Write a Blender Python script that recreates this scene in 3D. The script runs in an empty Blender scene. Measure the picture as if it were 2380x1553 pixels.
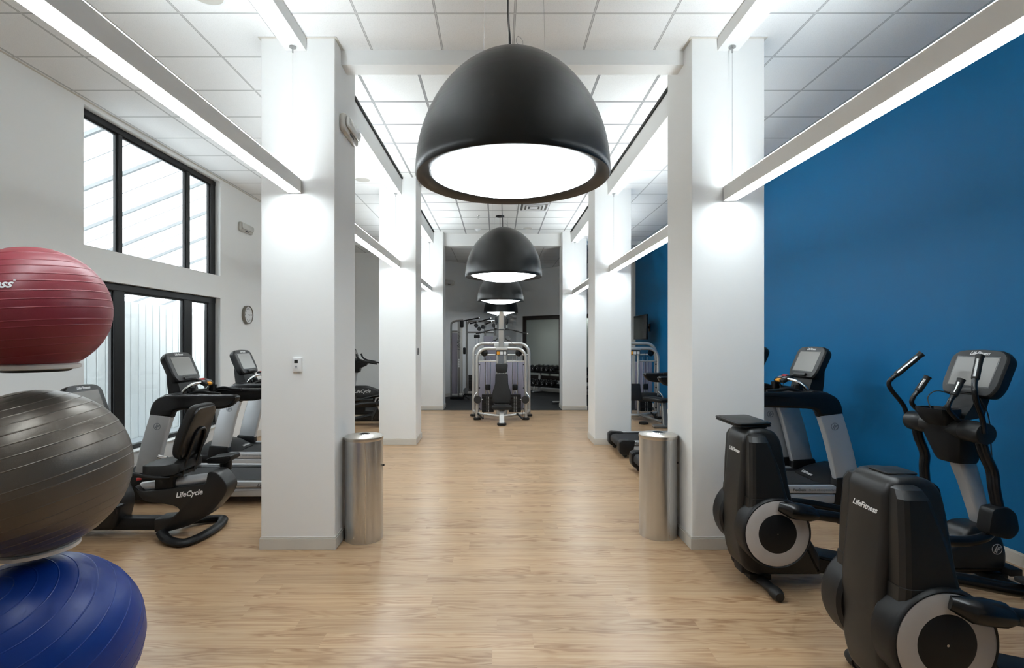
import bpy, bmesh, math, random
from mathutils import Vector, Matrix
random.seed(7)
PI = math.pi
C = bpy.context.scene.collection
H = 1.74            # eye height

# ------------------------------------------------------------------ helpers
def V(*a): return Vector(a)

def rp(pts, r, n=4):
    """round the corners of a 2D polygon"""
    out = []; N = len(pts)
    for i, p in enumerate(pts):
        ri = r[i] if isinstance(r, (list, tuple)) else r
        p = Vector(p); a = Vector(pts[i-1]) - p; b = Vector(pts[(i+1) % N]) - p
        la, lb = a.length, b.length
        if ri <= 0 or la < 1e-6 or lb < 1e-6: out.append(tuple(p)); continue
        a.normalize(); b.normalize()
        d = min(ri, la*.48, lb*.48)
        s, e = p + a*d, p + b*d
        for k in range(n+1):
            t = k/n
            q = s*(1-t)**2 + p*2*t*(1-t) + e*t*t
            out.append((q.x, q.y))
    return out

def rrect(w, h, r, n=4):
    return rp([(-w/2, -h/2), (w/2, -h/2), (w/2, h/2), (-w/2, h/2)], r, n)

def sm(pts, n=6):
    """Catmull-Rom resample of a 3D path"""
    P = [Vector(p) for p in pts]
    if len(P) < 3: return P
    P = [P[0]*2-P[1]] + P + [P[-1]*2-P[-2]]
    out = []
    for i in range(1, len(P)-2):
        p0, p1, p2, p3 = P[i-1:i+3]
        for k in range(n):
            t = k/n
            out.append(.5*((2*p1)+(p2-p0)*t+(2*p0-5*p1+4*p2-p3)*t*t+(3*p1-p0-3*p2+p3)*t**3))
    out.append(P[-2])
    return out

class MB:
    def __init__(s, M=None):
        s.bm = bmesh.new(); s.M = M or Matrix()
    def merge(s, tmp, M=None):
        M = s.M @ (M or Matrix())
        mp = {v: s.bm.verts.new(M @ v.co) for v in tmp.verts}
        for f in tmp.faces:
            try: s.bm.faces.new([mp[v] for v in f.verts])
            except ValueError: pass
        tmp.free(); return s
    def box(s, c, d, bev=0, seg=2, M=None):
        t = bmesh.new(); bmesh.ops.create_cube(t, size=1)
        for v in t.verts: v.co = Vector((v.co.x*d[0], v.co.y*d[1], v.co.z*d[2]))
        if bev: bmesh.ops.bevel(t, geom=t.edges[:], offset=min(bev, min(d)*.45), segments=seg, affect='EDGES', profile=.5)
        return s.merge(t, Matrix.Translation(c) @ (M or Matrix()))
    def b2(s, lo, hi, bev=0, seg=2):
        return s.box([(a+b)/2 for a, b in zip(lo, hi)], [b-a for a, b in zip(lo, hi)], bev, seg)
    def prism(s, pts, plane, a0, a1, bev=0, seg=2, M=None):
        f = {'xz': lambda p, a: (p[0], a, p[1]), 'yz': lambda p, a: (a, p[0], p[1]), 'xy': lambda p, a: (p[0], p[1], a)}[plane]
        t = bmesh.new()
        A = [t.verts.new(f(p, a0)) for p in pts]; B = [t.verts.new(f(p, a1)) for p in pts]
        fa = t.faces.new(A); fb = t.faces.new(B[::-1])
        n = len(pts)
        for i in range(n): t.faces.new([A[i], A[(i+1) % n], B[(i+1) % n], B[i]])
        bmesh.ops.recalc_face_normals(t, faces=t.faces[:])
        if bev:
            es = list(fa.edges)+list(fb.edges)
            bmesh.ops.bevel(t, geom=es, offset=bev, segments=seg, affect='EDGES', profile=.5)
        return s.merge(t, M)
    def tube(s, path, r, seg=10, cap=True, closed=False, flat=None):
        """swept round bar; flat=(a,b) gives an oval section (a along side, b along up)"""
        P = [Vector(p) for p in path]; n = len(P)
        t = bmesh.new(); rings = []
        up = None
        for i, p in enumerate(P):
            if closed: d = P[(i+1) % n]-P[i-1]
            else: d = P[min(i+1, n-1)]-P[max(i-1, 0)]
            d.normalize()
            if up is None:
                up = Vector((0, 0, 1)) if abs(d.z) < .9 else Vector((0, 1, 0))
            up = (up - d*up.dot(d))
            if up.length < 1e-5: up = d.orthogonal()
            up.normalize(); side = d.cross(up)
            rr = r[i] if isinstance(r, (list, tuple)) else r
            a, b = (rr, rr) if not flat else (flat[0]*rr, flat[1]*rr)
            rings.append([t.verts.new(p+side*a*math.cos(2*PI*k/seg)+up*b*math.sin(2*PI*k/seg)) for k in range(seg)])
        m = n if closed else n-1
        for i in range(m):
            A, B = rings[i], rings[(i+1) % n]
            for k in range(seg): t.faces.new([A[k], A[(k+1) % seg], B[(k+1) % seg], B[k]])
        if cap and not closed:
            t.faces.new(rings[0][::-1]); t.faces.new(rings[-1])
        return s.merge(t)
    def cyl(s, p0, p1, r, seg=24, bev=0):
        p0, p1 = Vector(p0), Vector(p1); d = p1-p0; L = d.length
        pr = [(0, 0), (r, 0), (r, L), (0, L)] if not bev else [(0, 0), (r-bev, 0), (r-bev*.3, bev*.3), (r, bev), (r, L-bev), (r-bev*.3, L-bev*.3), (r-bev, L), (0, L)]
        M = Matrix.Translation(p0) @ d.to_track_quat('Z', 'Y').to_matrix().to_4x4()
        return s.lathe(pr, seg, M)
    def lathe(s, prof, seg=32, M=None):
        t = bmesh.new(); rings = []
        for (r, z) in prof:
            if r < 1e-6: rings.append([t.verts.new((0, 0, z))])
            else: rings.append([t.verts.new((r*math.cos(2*PI*k/seg), r*math.sin(2*PI*k/seg), z)) for k in range(seg)])
        for A, B in zip(rings, rings[1:]):
            for k in range(seg):
                k2 = (k+1) % seg
                if len(A) == 1 and len(B) == 1: break
                if len(A) == 1: t.faces.new([A[0], B[k2], B[k]])
                elif len(B) == 1: t.faces.new([A[k], A[k2], B[0]])
                else: t.faces.new([A[k], A[k2], B[k2], B[k]])
        return s.merge(t, M)
    def loft(s, secs, cap=True, M=None):
        t = bmesh.new()
        R = [[t.verts.new(p) for p in sec] for sec in secs]; n = len(secs[0])
        for A, B in zip(R, R[1:]):
            for k in range(n): t.faces.new([A[k], A[(k+1) % n], B[(k+1) % n], B[k]])
        if cap: t.faces.new(R[0][::-1]); t.faces.new(R[-1])
        return s.merge(t, M)
    def quad(s, *p):
        s.bm.faces.new([s.bm.verts.new(s.M @ Vector(q)) for q in p]); return s
    def build(s, name, mat, parent=None, angle=32, flip=False):
        bmesh.ops.recalc_face_normals(s.bm, faces=s.bm.faces[:])
        me = bpy.data.meshes.new(name); s.bm.to_mesh(me); s.bm.free()
        for p in me.polygons: p.use_smooth = True
        me.set_sharp_from_angle(angle=math.radians(angle))
        me.materials.append(mat)
        o = bpy.data.objects.new(name, me); C.objects.link(o)
        if parent: o.parent = parent
        return o

def tag(o, label, cat, group=None):
    o['label'] = label; o['category'] = cat
    if group: o['group'] = group
    return o
def thing(name, label, cat, loc=(0, 0, 0), rz=0, group=None):
    o = bpy.data.objects.new(name, None); C.objects.link(o); o.empty_display_size = .1
    o.location = loc; o.rotation_euler = (0, 0, rz)
    return tag(o, label, cat, group)
def struct(o): o['kind'] = 'structure'; return o
def copy_tree(o, parent=None):
    c = o.copy(); C.objects.link(c)
    if parent: c.parent = parent
    for ch in list(o.children): copy_tree(ch, c)
    return c
def relabel(o, label, loc, rz=None, sc=None):
    o['label'] = label; o.location = loc
    if rz is not None: o.rotation_euler = (0, 0, rz)
    if sc: o.scale = (sc, sc, sc)
    return o

def text(name, s, size, origin, right, up, mat, parent=None, shear=0, bold=0, ext=.0006, align='CENTER', wrap=None):
    cu = bpy.data.curves.new(name, 'FONT'); cu.body = s; cu.size = size; cu.shear = shear
    cu.offset = bold; cu.extrude = ext; cu.align_x = align; cu.align_y = 'CENTER'; cu.resolution_u = 3
    o = bpy.data.objects.new(name, cu); C.objects.link(o)
    dg = bpy.context.evaluated_depsgraph_get()
    me = bpy.data.meshes.new_from_object(o.evaluated_get(dg))
    bpy.data.objects.remove(o); bpy.data.curves.remove(cu)
    if wrap: 
        for v in me.vertices: v.co = wrap(v.co)
    else:
        r, u = Vector(right).normalized(), Vector(up).normalized(); n = r.cross(u)
        M = Matrix((r, u, n)).transposed().to_4x4(); M.translation = Vector(origin)
        me.transform(M)
    me.name = name; me.materials.clear(); me.materials.append(mat)
    o = bpy.data.objects.new(name, me); C.objects.link(o)
    if parent: o.parent = parent
    return o

# ------------------------------------------------------------------ materials
def lin(*c):
    return tuple(((x/255)/12.92 if x/255 <= .04045 else ((x/255+.055)/1.055)**2.4) for x in c)
def mat(name, col, rough=.5, metal=0, bump=0, bscale=200, spec=.5, coat=0, var=0, aniso=0, stretch=None, rvar=0):
    m = bpy.data.materials.new(name); m.use_nodes = True
    nt = m.node_tree; b = nt.nodes['Principled BSDF']
    b.inputs['Base Color'].default_value = (*col, 1)
    b.inputs['Roughness'].default_value = rough; b.inputs['Metallic'].default_value = metal
    b.inputs['Specular IOR Level'].default_value = spec
    b.inputs['Coat Weight'].default_value = coat
    tc = nt.nodes.new('ShaderNodeTexCoord'); mp = nt.nodes.new('ShaderNodeMapping')
    nt.links.new(tc.outputs['Object'], mp.inputs['Vector'])
    if stretch: mp.inputs['Scale'].default_value = stretch
    nz = nt.nodes.new('ShaderNodeTexNoise'); nz.inputs['Scale'].default_value = bscale; nz.inputs['Detail'].default_value = 3
    nt.links.new(mp.outputs[0], nz.inputs['Vector'])
    if bump:
        bp = nt.nodes.new('ShaderNodeBump'); bp.inputs['Strength'].default_value = bump; bp.inputs['Distance'].default_value = .002
        nt.links.new(nz.outputs['Fac'], bp.inputs['Height']); nt.links.new(bp.outputs[0], b.inputs['Normal'])
    if var:
        mx = nt.nodes.new('ShaderNodeMix'); mx.data_type = 'RGBA'
        mx.inputs[6].default_value = (*[c*(1-var) for c in col], 1); mx.inputs[7].default_value = (*[min(1, c*(1+var)) for c in col], 1)
        nt.links.new(nz.outputs['Fac'], mx.inputs[0]); nt.links.new(mx.outputs[2], b.inputs['Base Color'])
    if rvar:
        mr = nt.nodes.new('ShaderNodeMapRange'); mr.inputs[3].default_value = max(.02, rough-rvar); mr.inputs[4].default_value = rough+rvar
        nt.links.new(nz.outputs['Fac'], mr.inputs[0]); nt.links.new(mr.outputs[0], b.inputs['Roughness'])
    if aniso: b.inputs['Anisotropic'].default_value = aniso
    return m
def emit(name, col, strength):
    m = bpy.data.materials.new(name); m.use_nodes = True; nt = m.node_tree; nt.nodes.clear()
    e = nt.nodes.new('ShaderNodeEmission'); e.inputs[0].default_value = (*col, 1); e.inputs[1].default_value = strength
    o = nt.nodes.new('ShaderNodeOutputMaterial'); nt.links.new(e.outputs[0], o.inputs[0]); return m
def N(nt, typ, **kw):
    n = nt.nodes.new(typ)
    for k, v in kw.items(): setattr(n, k, v)
    return n
def math_(nt, op, a, b=None, c=None):
    n = nt.nodes.new('ShaderNodeMath'); n.operation = op
    for i, x in enumerate((a, b, c)):
        if x is None: continue
        if isinstance(x, (int, float)): n.inputs[i].default_value = x
        else: nt.links.new(x, n.inputs[i])
    return n.outputs[0]

def tile_mat(name, col, gcol, ox, oy, gw, step=.61):
    """acoustic tiles laid in a T-bar grid"""
    m = mat(name, col, .9, spec=.2); nt = m.node_tree; b = nt.nodes['Principled BSDF']
    tc = N(nt, 'ShaderNodeTexCoord'); sp = N(nt, 'ShaderNodeSeparateXYZ'); nt.links.new(tc.outputs['Object'], sp.inputs[0])
    ds = []
    for k, off in ((0, ox), (1, oy)):
        t = math_(nt, 'DIVIDE', math_(nt, 'SUBTRACT', sp.outputs[k], off), step)
        t = math_(nt, 'ADD', t, .5)
        fr = math_(nt, 'FRACT', t)
        ds.append(math_(nt, 'MULTIPLY', math_(nt, 'ABSOLUTE', math_(nt, 'SUBTRACT', fr, .5)), step))
    d = math_(nt, 'MINIMUM', ds[0], ds[1])
    mask = math_(nt, 'LESS_THAN', d, gw/2)
    edge = math_(nt, 'LESS_THAN', math_(nt, 'ABSOLUTE', math_(nt, 'SUBTRACT', d, gw/2)), .0022)
    nz = N(nt, 'ShaderNodeTexNoise'); nz.inputs['Scale'].default_value = 170; nz.inputs['Detail'].default_value = 4
    nt.links.new(tc.outputs['Object'], nz.inputs['Vector'])
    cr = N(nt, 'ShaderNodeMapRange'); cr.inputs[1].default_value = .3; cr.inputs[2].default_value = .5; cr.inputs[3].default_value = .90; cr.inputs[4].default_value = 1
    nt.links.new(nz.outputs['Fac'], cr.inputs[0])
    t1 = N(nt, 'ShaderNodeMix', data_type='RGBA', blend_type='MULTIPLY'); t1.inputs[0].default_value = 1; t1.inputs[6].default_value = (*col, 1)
    nt.links.new(cr.outputs[0], t1.inputs[7])
    t2 = N(nt, 'ShaderNodeMix', data_type='RGBA'); t2.inputs[7].default_value = (*gcol, 1)
    nt.links.new(mask, t2.inputs[0]); nt.links.new(t1.outputs[2], t2.inputs[6])
    t3 = N(nt, 'ShaderNodeMix', data_type='RGBA'); t3.inputs[7].default_value = (*[c*.62 for c in gcol], 1)  # thin shadow beside the grid bars, put into the colour
    nt.links.new(edge, t3.inputs[0]); nt.links.new(t2.outputs[2], t3.inputs[6])
    nt.links.new(t3.outputs[2], b.inputs['Base Color'])
    bp = N(nt, 'ShaderNodeBump'); bp.inputs['Strength'].default_value = .25; bp.inputs['Distance'].default_value = .004
    nt.links.new(nz.outputs['Fac'], bp.inputs['Height']); nt.links.new(bp.outputs[0], b.inputs['Normal'])
    return m

def wood_mat():
    m = mat('oak_plank_floor', (.5, .4, .3), .31); nt = m.node_tree; b = nt.nodes['Principled BSDF']
    tc = N(nt, 'ShaderNodeTexCoord'); sp = N(nt, 'ShaderNodeSeparateXYZ'); nt.links.new(tc.outputs['Object'], sp.inputs[0])
    PW, PL = .152, 1.22
    row = math_(nt, 'FLOOR', math_(nt, 'DIVIDE', sp.outputs[1], PW))
    wn = N(nt, 'ShaderNodeTexWhiteNoise', noise_dimensions='1D'); nt.links.new(row, wn.inputs['W'])
    xs = math_(nt, 'ADD', math_(nt, 'DIVIDE', sp.outputs[0], PL), wn.outputs['Value'])
    colm = math_(nt, 'FLOOR', xs)
    pid = math_(nt, 'ADD', math_(nt, 'MULTIPLY', row, 17.31), math_(nt, 'MULTIPLY', colm, 5.77))
    wn2 = N(nt, 'ShaderNodeTexWhiteNoise', noise_dimensions='1D'); nt.links.new(pid, wn2.inputs['W'])
    # per plank grain coordinates
    off = math_(nt, 'MULTIPLY', wn2.outputs['Value'], 40)
    vy = math_(nt, 'SUBTRACT', math_(nt, 'FRACT', math_(nt, 'DIVIDE', sp.outputs[1], PW)), .5)
    vy = math_(nt, 'ADD', vy, math_(nt, 'MULTIPLY', math_(nt, 'SUBTRACT', wn2.outputs['Value'], .5), .9))
    cx = N(nt, 'ShaderNodeCombineXYZ')
    nt.links.new(math_(nt, 'ADD', sp.outputs[0], off), cx.inputs[0]); nt.links.new(math_(nt, 'MULTIPLY', vy, PW), cx.inputs[1]); nt.links.new(off, cx.inputs[2])
    # cathedral figure: contour lines of stretched noise
    mp = N(nt, 'ShaderNodeMapping'); mp.inputs['Scale'].default_value = (1.7, 13, 1); nt.links.new(cx.outputs[0], mp.inputs[0])
    n1 = N(nt, 'ShaderNodeTexNoise'); n1.inputs['Scale'].default_value = 1.0; n1.inputs['Detail'].default_value = 1.5; n1.inputs['Roughness'].default_value = .4
    nt.links.new(mp.outputs[0], n1.inputs['Vector'])
    mpj = N(nt, 'ShaderNodeMapping'); mpj.inputs['Scale'].default_value = (40, 160, 1); nt.links.new(cx.outputs[0], mpj.inputs[0])
    nj = N(nt, 'ShaderNodeTexNoise'); nj.inputs['Scale'].default_value = 1.0; nt.links.new(mpj.outputs[0], nj.inputs['Vector'])
    ph = math_(nt, 'ADD', math_(nt, 'MULTIPLY', n1.outputs['Fac'], 56), math_(nt, 'MULTIPLY', nj.outputs['Fac'], 1.6))
    rings = math_(nt, 'MULTIPLY', math_(nt, 'ADD', math_(nt, 'SINE', ph), 1), .5)
    rings = math_(nt, 'POWER', rings, 1.6)
    # strength of the figure varies
    mp3 = N(nt, 'ShaderNodeMapping'); mp3.inputs['Scale'].default_value = (1.3, 9, 1); nt.links.new(cx.outputs[0], mp3.inputs[0])
    n3 = N(nt, 'ShaderNodeTexNoise'); n3.inputs['Scale'].default_value = 1.0; n3.inputs['Detail'].default_value = 2; nt.links.new(mp3.outputs[0], n3.inputs['Vector'])
    amt = N(nt, 'ShaderNodeMapRange'); amt.inputs[1].default_value = .42; amt.inputs[2].default_value = .66; amt.inputs[3].default_value = .02; amt.inputs[4].default_value = .95; nt.links.new(n3.outputs['Fac'], amt.inputs[0])
    # fine long streaks
    mp2 = N(nt, 'ShaderNodeMapping'); mp2.inputs['Scale'].default_value = (1.6, 75, 1); nt.links.new(cx.outputs[0], mp2.inputs[0])
    n2 = N(nt, 'ShaderNodeTexNoise'); n2.inputs['Scale'].default_value = 1.0; n2.inputs['Detail'].default_value = 5; n2.inputs['Roughness'].default_value = .62; nt.links.new(mp2.outputs[0], n2.inputs['Vector'])
    ramp = N(nt, 'ShaderNodeValToRGB'); e = ramp.color_ramp.elements
    e[0].position = .28; e[0].color = (*lin(163, 128, 96), 1); e[1].position = .72; e[1].color = (*lin(198, 170, 136), 1)
    k = ramp.color_ramp.elements.new(.5); k.color = (*lin(184, 152, 117), 1)
    nt.links.new(n2.outputs['Fac'], ramp.inputs[0])
    mx = N(nt, 'ShaderNodeMix', data_type='RGBA'); mx.inputs[7].default_value = (*lin(150, 112, 78), 1)
    nt.links.new(math_(nt, 'MULTIPLY', rings, amt.outputs[0]), mx.inputs[0]); nt.links.new(ramp.outputs[0], mx.inputs[6])
    # plank tone
    tone = N(nt, 'ShaderNodeMapRange'); tone.inputs[3].default_value = .90; tone.inputs[4].default_value = 1.06; nt.links.new(wn2.outputs['Value'], tone.inputs[0])
    my = N(nt, 'ShaderNodeMix', data_type='RGBA', blend_type='MULTIPLY'); my.inputs[0].default_value = 1
    nt.links.new(mx.outputs[2], my.inputs[6]); nt.links.new(tone.outputs[0], my.inputs[7])
    # seams
    fy = math_(nt, 'ABSOLUTE', math_(nt, 'SUBTRACT', math_(nt, 'FRACT', math_(nt, 'DIVIDE', sp.outputs[1], PW)), .5))
    fx = math_(nt, 'ABSOLUTE', math_(nt, 'SUBTRACT', math_(nt, 'FRACT', xs), .5))
    seam = math_(nt, 'MAXIMUM', math_(nt, 'GREATER_THAN', fy, .494), math_(nt, 'GREATER_THAN', fx, .4990))
    mz = N(nt, 'ShaderNodeMix', data_type='RGBA'); mz.inputs[7].default_value = (*lin(168, 138, 108), 1)
    nt.links.new(math_(nt, 'MULTIPLY', seam, .35), mz.inputs[0]); nt.links.new(my.outputs[2], mz.inputs[6])
    nt.links.new(mz.outputs[2], b.inputs['Base Color'])
    bp = N(nt, 'ShaderNodeBump'); bp.inputs['Strength'].default_value = .06; bp.inputs['Distance'].default_value = .001
    nt.links.new(n2.outputs['Fac'], bp.inputs['Height']); nt.links.new(bp.outputs[0], b.inputs['Normal'])
    b.inputs['Specular IOR Level'].default_value = .5
    return m

WHITE = mat('white_wall_paint', lin(239, 239, 237), .55, bump=.03, bscale=300, spec=.35)
TRIM = mat('cream_trim_paint', lin(208, 203, 194), .45, bump=.02)
BLUE = mat('blue_wall_paint', lin(0, 104, 156), .5, bump=.03, bscale=300, spec=.32)
WOOD = wood_mat()
RUBBER = mat('black_rubber_floor', (.012, .012, .013), .75, bump=.3, bscale=250, var=.5)
TILE_SIDE = tile_mat('ceiling_tile_side', lin(241, 241, 240), lin(205, 205, 204), 2.442, 3.928, .016)
TILE_NEAR = tile_mat('ceiling_tile_near', lin(241, 241, 240), lin(205, 205, 204), .135, 3.935, .014)
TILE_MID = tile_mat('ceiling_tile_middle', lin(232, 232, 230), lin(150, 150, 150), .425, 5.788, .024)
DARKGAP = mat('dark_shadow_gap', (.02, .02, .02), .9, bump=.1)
ALU = mat('fixture_white_metal', lin(232, 230, 226), .42, .0, bump=.02)
ALU2 = mat('fixture_end_metal', lin(200, 199, 196), .45, bump=.02)
LENS = emit('lit_strip_lens', (.865, .955, 1), 18.0)
LENSUP = emit('lit_uplight_lens', (.865, .955, 1), 48.0)
GLOBE = emit('lit_pendant_diffuser', (.88, .955, 1), 4.8)
SHADE = mat('brushed_black_shade', (.007, .0068, .0062), .33, .0, bump=.05, bscale=6, stretch=(1, 1, 22), spec=.45, rvar=.07)
BLK = mat('black_textured_plastic', (.007, .007, .0075), .42, bump=.12, bscale=900, spec=.35)
BLKG = mat('black_gloss_plastic', (.006, .006, .0065), .25, bump=.02, spec=.45)
BLKM = mat('black_soft_vinyl', (.012, .0115, .011), .5, bump=.15, bscale=700, spec=.4)
GREYP = mat('charcoal_plastic', (.024, .0235, .023), .45, bump=.08, bscale=800)
CASE = mat('dark_grey_housing', (.009, .0087, .0083), .37, bump=.10, bscale=1100, spec=.5)
BELT = mat('treadmill_belt_rubber', (.018, .018, .019), .65, bump=.3, bscale=600)
SILV = mat('silver_paint', lin(190, 191, 193), .38, .35, bump=.02, bscale=500)
SILVG = mat('silver_ring_plastic', lin(190, 184, 180), .45, .15, bump=.03)
CHROME = mat('polished_steel', lin(215, 215, 215), .12, 1, bump=.01)
STEEL = mat('brushed_stainless', lin(208, 208, 207), .31, 1, bump=.12, bscale=16, stretch=(1, 1, .01), var=.14, rvar=.08)
STEELTOP = mat('brushed_stainless_lid', lin(205, 200, 192), .30, 1, bump=.05, bscale=60)
TUBE = mat('satin_metal_frame', lin(196, 194, 190), .34, .55, bump=.03, bscale=400)
TUBED = mat('dark_metal_frame', lin(146, 144, 141), .36, .6, bump=.03, bscale=400)
LAV = mat('smoky_lavender_panel', lin(150, 146, 160), .35, bump=.02)
SCREEN = mat('off_screen_reflected_grey', lin(118, 114, 109), .28, 0, bump=.005, spec=.5)  # grey reflection of the ceiling is put into the base colour
TVSCR = mat('dark_tv_screen', (.02, .02, .021), .14, 0, bump=.005, spec=.7)
LOGO = mat('white_lettering', (.85, .85, .85), .5, bump=.01)
LOGOD = mat('dark_lettering', (.05, .055, .06), .5, bump=.01)
LOGOG = mat('grey_lettering', lin(120, 124, 130), .5, bump=.01)
LOGOS = mat('silver_emblem', lin(215, 216, 218), .25, .8, bump=.01)
REDM = mat('red_ball_vinyl', lin(134, 48, 58), .38, bump=.10, bscale=500, spec=.5)
GREYM = mat('pewter_ball_vinyl', lin(104, 97, 89), .33, .5, bump=.10, bscale=500, spec=.5)
BLUEM = mat('blue_ball_vinyl', lin(4, 48, 128), .36, bump=.10, bscale=500, spec=.5)
RINGW = mat('white_ring_plastic', lin(214, 208, 202), .35, bump=.02)
PVC = mat('white_plastic', lin(234, 235, 235), .4, bump=.02)
CREAM = mat('cream_plastic', lin(196, 192, 184), .35, bump=.02)
CLEAR = mat('ribbed_clear_lens', lin(205, 205, 200), .15, .1, bump=.3, bscale=60, stretch=(1, 6, 1), spec=.8)
BRONZE = mat('dark_window_metal', (.009, .0095, .010), .38, 0, bump=.03, spec=.35)
BROWN = mat('dark_brown_frame_wood', lin(48, 38, 32), .4, bump=.1, bscale=30, var=.2)
MIRR = mat('hazy_mirror', lin(205, 210, 200), .22, 1, bump=.02, bscale=3)
RAFT = mat('grey_rafter_paint', lin(118, 121, 122), .5, bump=.02)
FENCE = mat('whitewashed_planks', lin(242, 245, 245), .6, bump=.2, bscale=8, stretch=(1, 1, .15), var=.05)
DECK = mat('grey_deck_boards', lin(170, 176, 180), .6, bump=.1, bscale=8)
CLOCKM = mat('pewter_clock_rim', lin(128, 122, 112), .35, .7, bump=.02)
PAPER = mat('clock_face_paper', lin(222, 222, 220), .5, bump=.01)
RED = mat('red_plastic', lin(170, 40, 40), .4, bump=.02)
ORANGE = mat('orange_button', lin(235, 160, 50), .4, bump=.02)
LCD = mat('grey_lcd', (.03, .032, .03), .2, bump=.01)
BLACKCORD = mat('black_cord', (.01, .01, .01), .5, bump=.05)
WIRE = mat('steel_wire', lin(170, 170, 170), .35, .9, bump=.01)
IRON = mat('black_iron', (.012, .012, .012), .38, .2, bump=.08, bscale=300)
def panel_mat():
    m = bpy.data.materials.new('translucent_roof_sheet'); m.use_nodes = True; nt = m.node_tree; nt.nodes.clear()
    d = N(nt, 'ShaderNodeBsdfDiffuse'); t = N(nt, 'ShaderNodeBsdfTranslucent'); mx = N(nt, 'ShaderNodeMixShader'); o = N(nt, 'ShaderNodeOutputMaterial')
    nz = N(nt, 'ShaderNodeTexNoise'); nz.inputs['Scale'].default_value = 2
    r = N(nt, 'ShaderNodeMapRange'); r.inputs[3].default_value = .9; r.inputs[4].default_value = .98; nt.links.new(nz.outputs['Fac'], r.inputs[0])
    d.inputs[0].default_value = (.9, .9, .9, 1); nt.links.new(r.outputs[0], t.inputs[0]); mx.inputs[0].default_value = .8
    nt.links.new(d.outputs[0], mx.inputs[1]); nt.links.new(t.outputs[0], mx.inputs[2]); nt.links.new(mx.outputs[0], o.inputs[0]); return m
ROOFSHEET = panel_mat()
def glass_mat():
    m = bpy.data.materials.new('window_glass'); m.use_nodes = True; nt = m.node_tree; nt.nodes.clear()
    t = N(nt, 'ShaderNodeBsdfTransparent'); t.inputs[0].default_value = (.93, .955, .96, 1)
    g = N(nt, 'ShaderNodeBsdfGlossy'); g.inputs['Roughness'].default_value = .02
    lw = N(nt, 'ShaderNodeLayerWeight'); lw.inputs['Blend'].default_value = .5
    fac = math_(nt, 'ADD', math_(nt, 'MULTIPLY', math_(nt, 'POWER', lw.outputs['Facing'], 5), .7), .035)
    nz = N(nt, 'ShaderNodeTexNoise'); nz.inputs['Scale'].default_value = 1.5
    bp = N(nt, 'ShaderNodeBump'); bp.inputs['Strength'].default_value = .01; nt.links.new(nz.outputs['Fac'], bp.inputs['Height']); nt.links.new(bp.outputs[0], g.inputs['Normal'])
    mx = N(nt, 'ShaderNodeMixShader'); o = N(nt, 'ShaderNodeOutputMaterial')
    nt.links.new(fac, mx.inputs[0]); nt.links.new(t.outputs[0], mx.inputs[1]); nt.links.new(g.outputs[0], mx.inputs[2]); nt.links.new(mx.outputs[0], o.inputs[0]); return m
GLASS = glass_mat()

# ------------------------------------------------------------------ the room
XL, XR, YB = -4.317, 4.02, -3.2
ZS, ZM = 4.248, 4.432
LXI, LXO, RXI, RXO = -1.351, -1.962, 1.615, 2.218
CY = (4.252, 8.486, 12.70); CD = .605
# back corner room: corner point and the two slanted walls
KC = V(.67, 18.1); KU = V(-.665, -.747); KV = V(.747, -.665)
def kl(t): return KC+KU*t
def kr(t): return KC+KV*t

struct(MB().quad((XL-.3, YB-.2, 0), (XR+.3, YB-.2, 0), (XR+.3, 12.66, 0), (XL-.3, 12.66, 0)).build('floor', WOOD))
struct(MB().quad((XL-.3, 12.66, 0), (XR+.3, 12.66, 0), (XR+.3, 19, 0), (XL-.3, 19, 0)).build('floor_rubber', RUBBER))
struct(MB().b2((XL-.3, 12.645, -.02), (XR+.3, 12.675, .003)).build('trim_1', BLKG))

# ceilings
m = MB(); m.b2((XL-.2, YB-.2, ZS), (-1.67, 15.5, ZS+.03)); m.b2((1.9, YB-.2, ZS), (XR+.2, 15.5, ZS+.03)); struct(m.build('ceiling', TILE_SIDE))
m = MB(); m.b2((-1.67, YB-.2, ZS+.0005), (1.9, 4.52, ZS+.03)); struct(m.build('ceiling_near', TILE_NEAR))
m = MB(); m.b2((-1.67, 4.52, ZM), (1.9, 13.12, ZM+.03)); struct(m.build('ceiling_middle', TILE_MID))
m = MB(); m.b2((-4.5, 13.2, 4.16), (4.3, 19, 4.19)); struct(m.build('ceiling_back', TILE_SIDE))
m = MB(); m.b2((-4.6, YB-.3, 4.62), (4.3, 19, 4.66)); struct(m.build('ceiling_slab', WHITE))

# walls
T = .22
def wall_box(m, lo, hi): m.b2(lo, hi)
m = MB()
m.b2((XL-T, YB-.2, 0), (XL, 5.345, 4.62)); m.b2((XL-T, 7.98, 0), (XL, 14.6, 4.62))
m.b2((XL-T, 5.345, 0), (XL, 7.98, .42)); m.b2((XL-T, 5.345, 2.391), (XL, 7.98, 2.735)); m.b2((XL-T, 5.345, 4.205), (XL, 7.98, 4.62))
struct(m.build('wall_left', WHITE))
m = MB(); m.b2((XR, YB-.2, 0), (XR+T, 14.9, 4.62)); struct(m.build('wall_right', BLUE))
m = MB(); m.b2((XL-T, YB-.2, 0), (XR+T, YB, 4.62)); struct(m.build('wall_front', WHITE))
def slab_wall(m, a, b, z0, z1, th, n):
    a3, b3 = V(a.x, a.y, 0), V(b.x, b.y, 0); n3 = V(n.x, n.y, 0)*th
    m.prism([(p.x, p.y) for p in (a3, b3, b3+n3, a3+n3)], 'xy', z0, z1)
nl = V(-.747, .665); nr = V(.665, .747)
m = MB()
slab_wall(m, kl(-.2), kl(4.9), 0, 4.6, .2, nl)
slab_wall(m, kl(4.9), V(-3.99, 14.22), 0, 4.6, .2, nl); slab_wall(m, V(-3.98, 14.225), V(XL-.05, 14.12), 0, 4.6, .2, V(0, 1))
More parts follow.
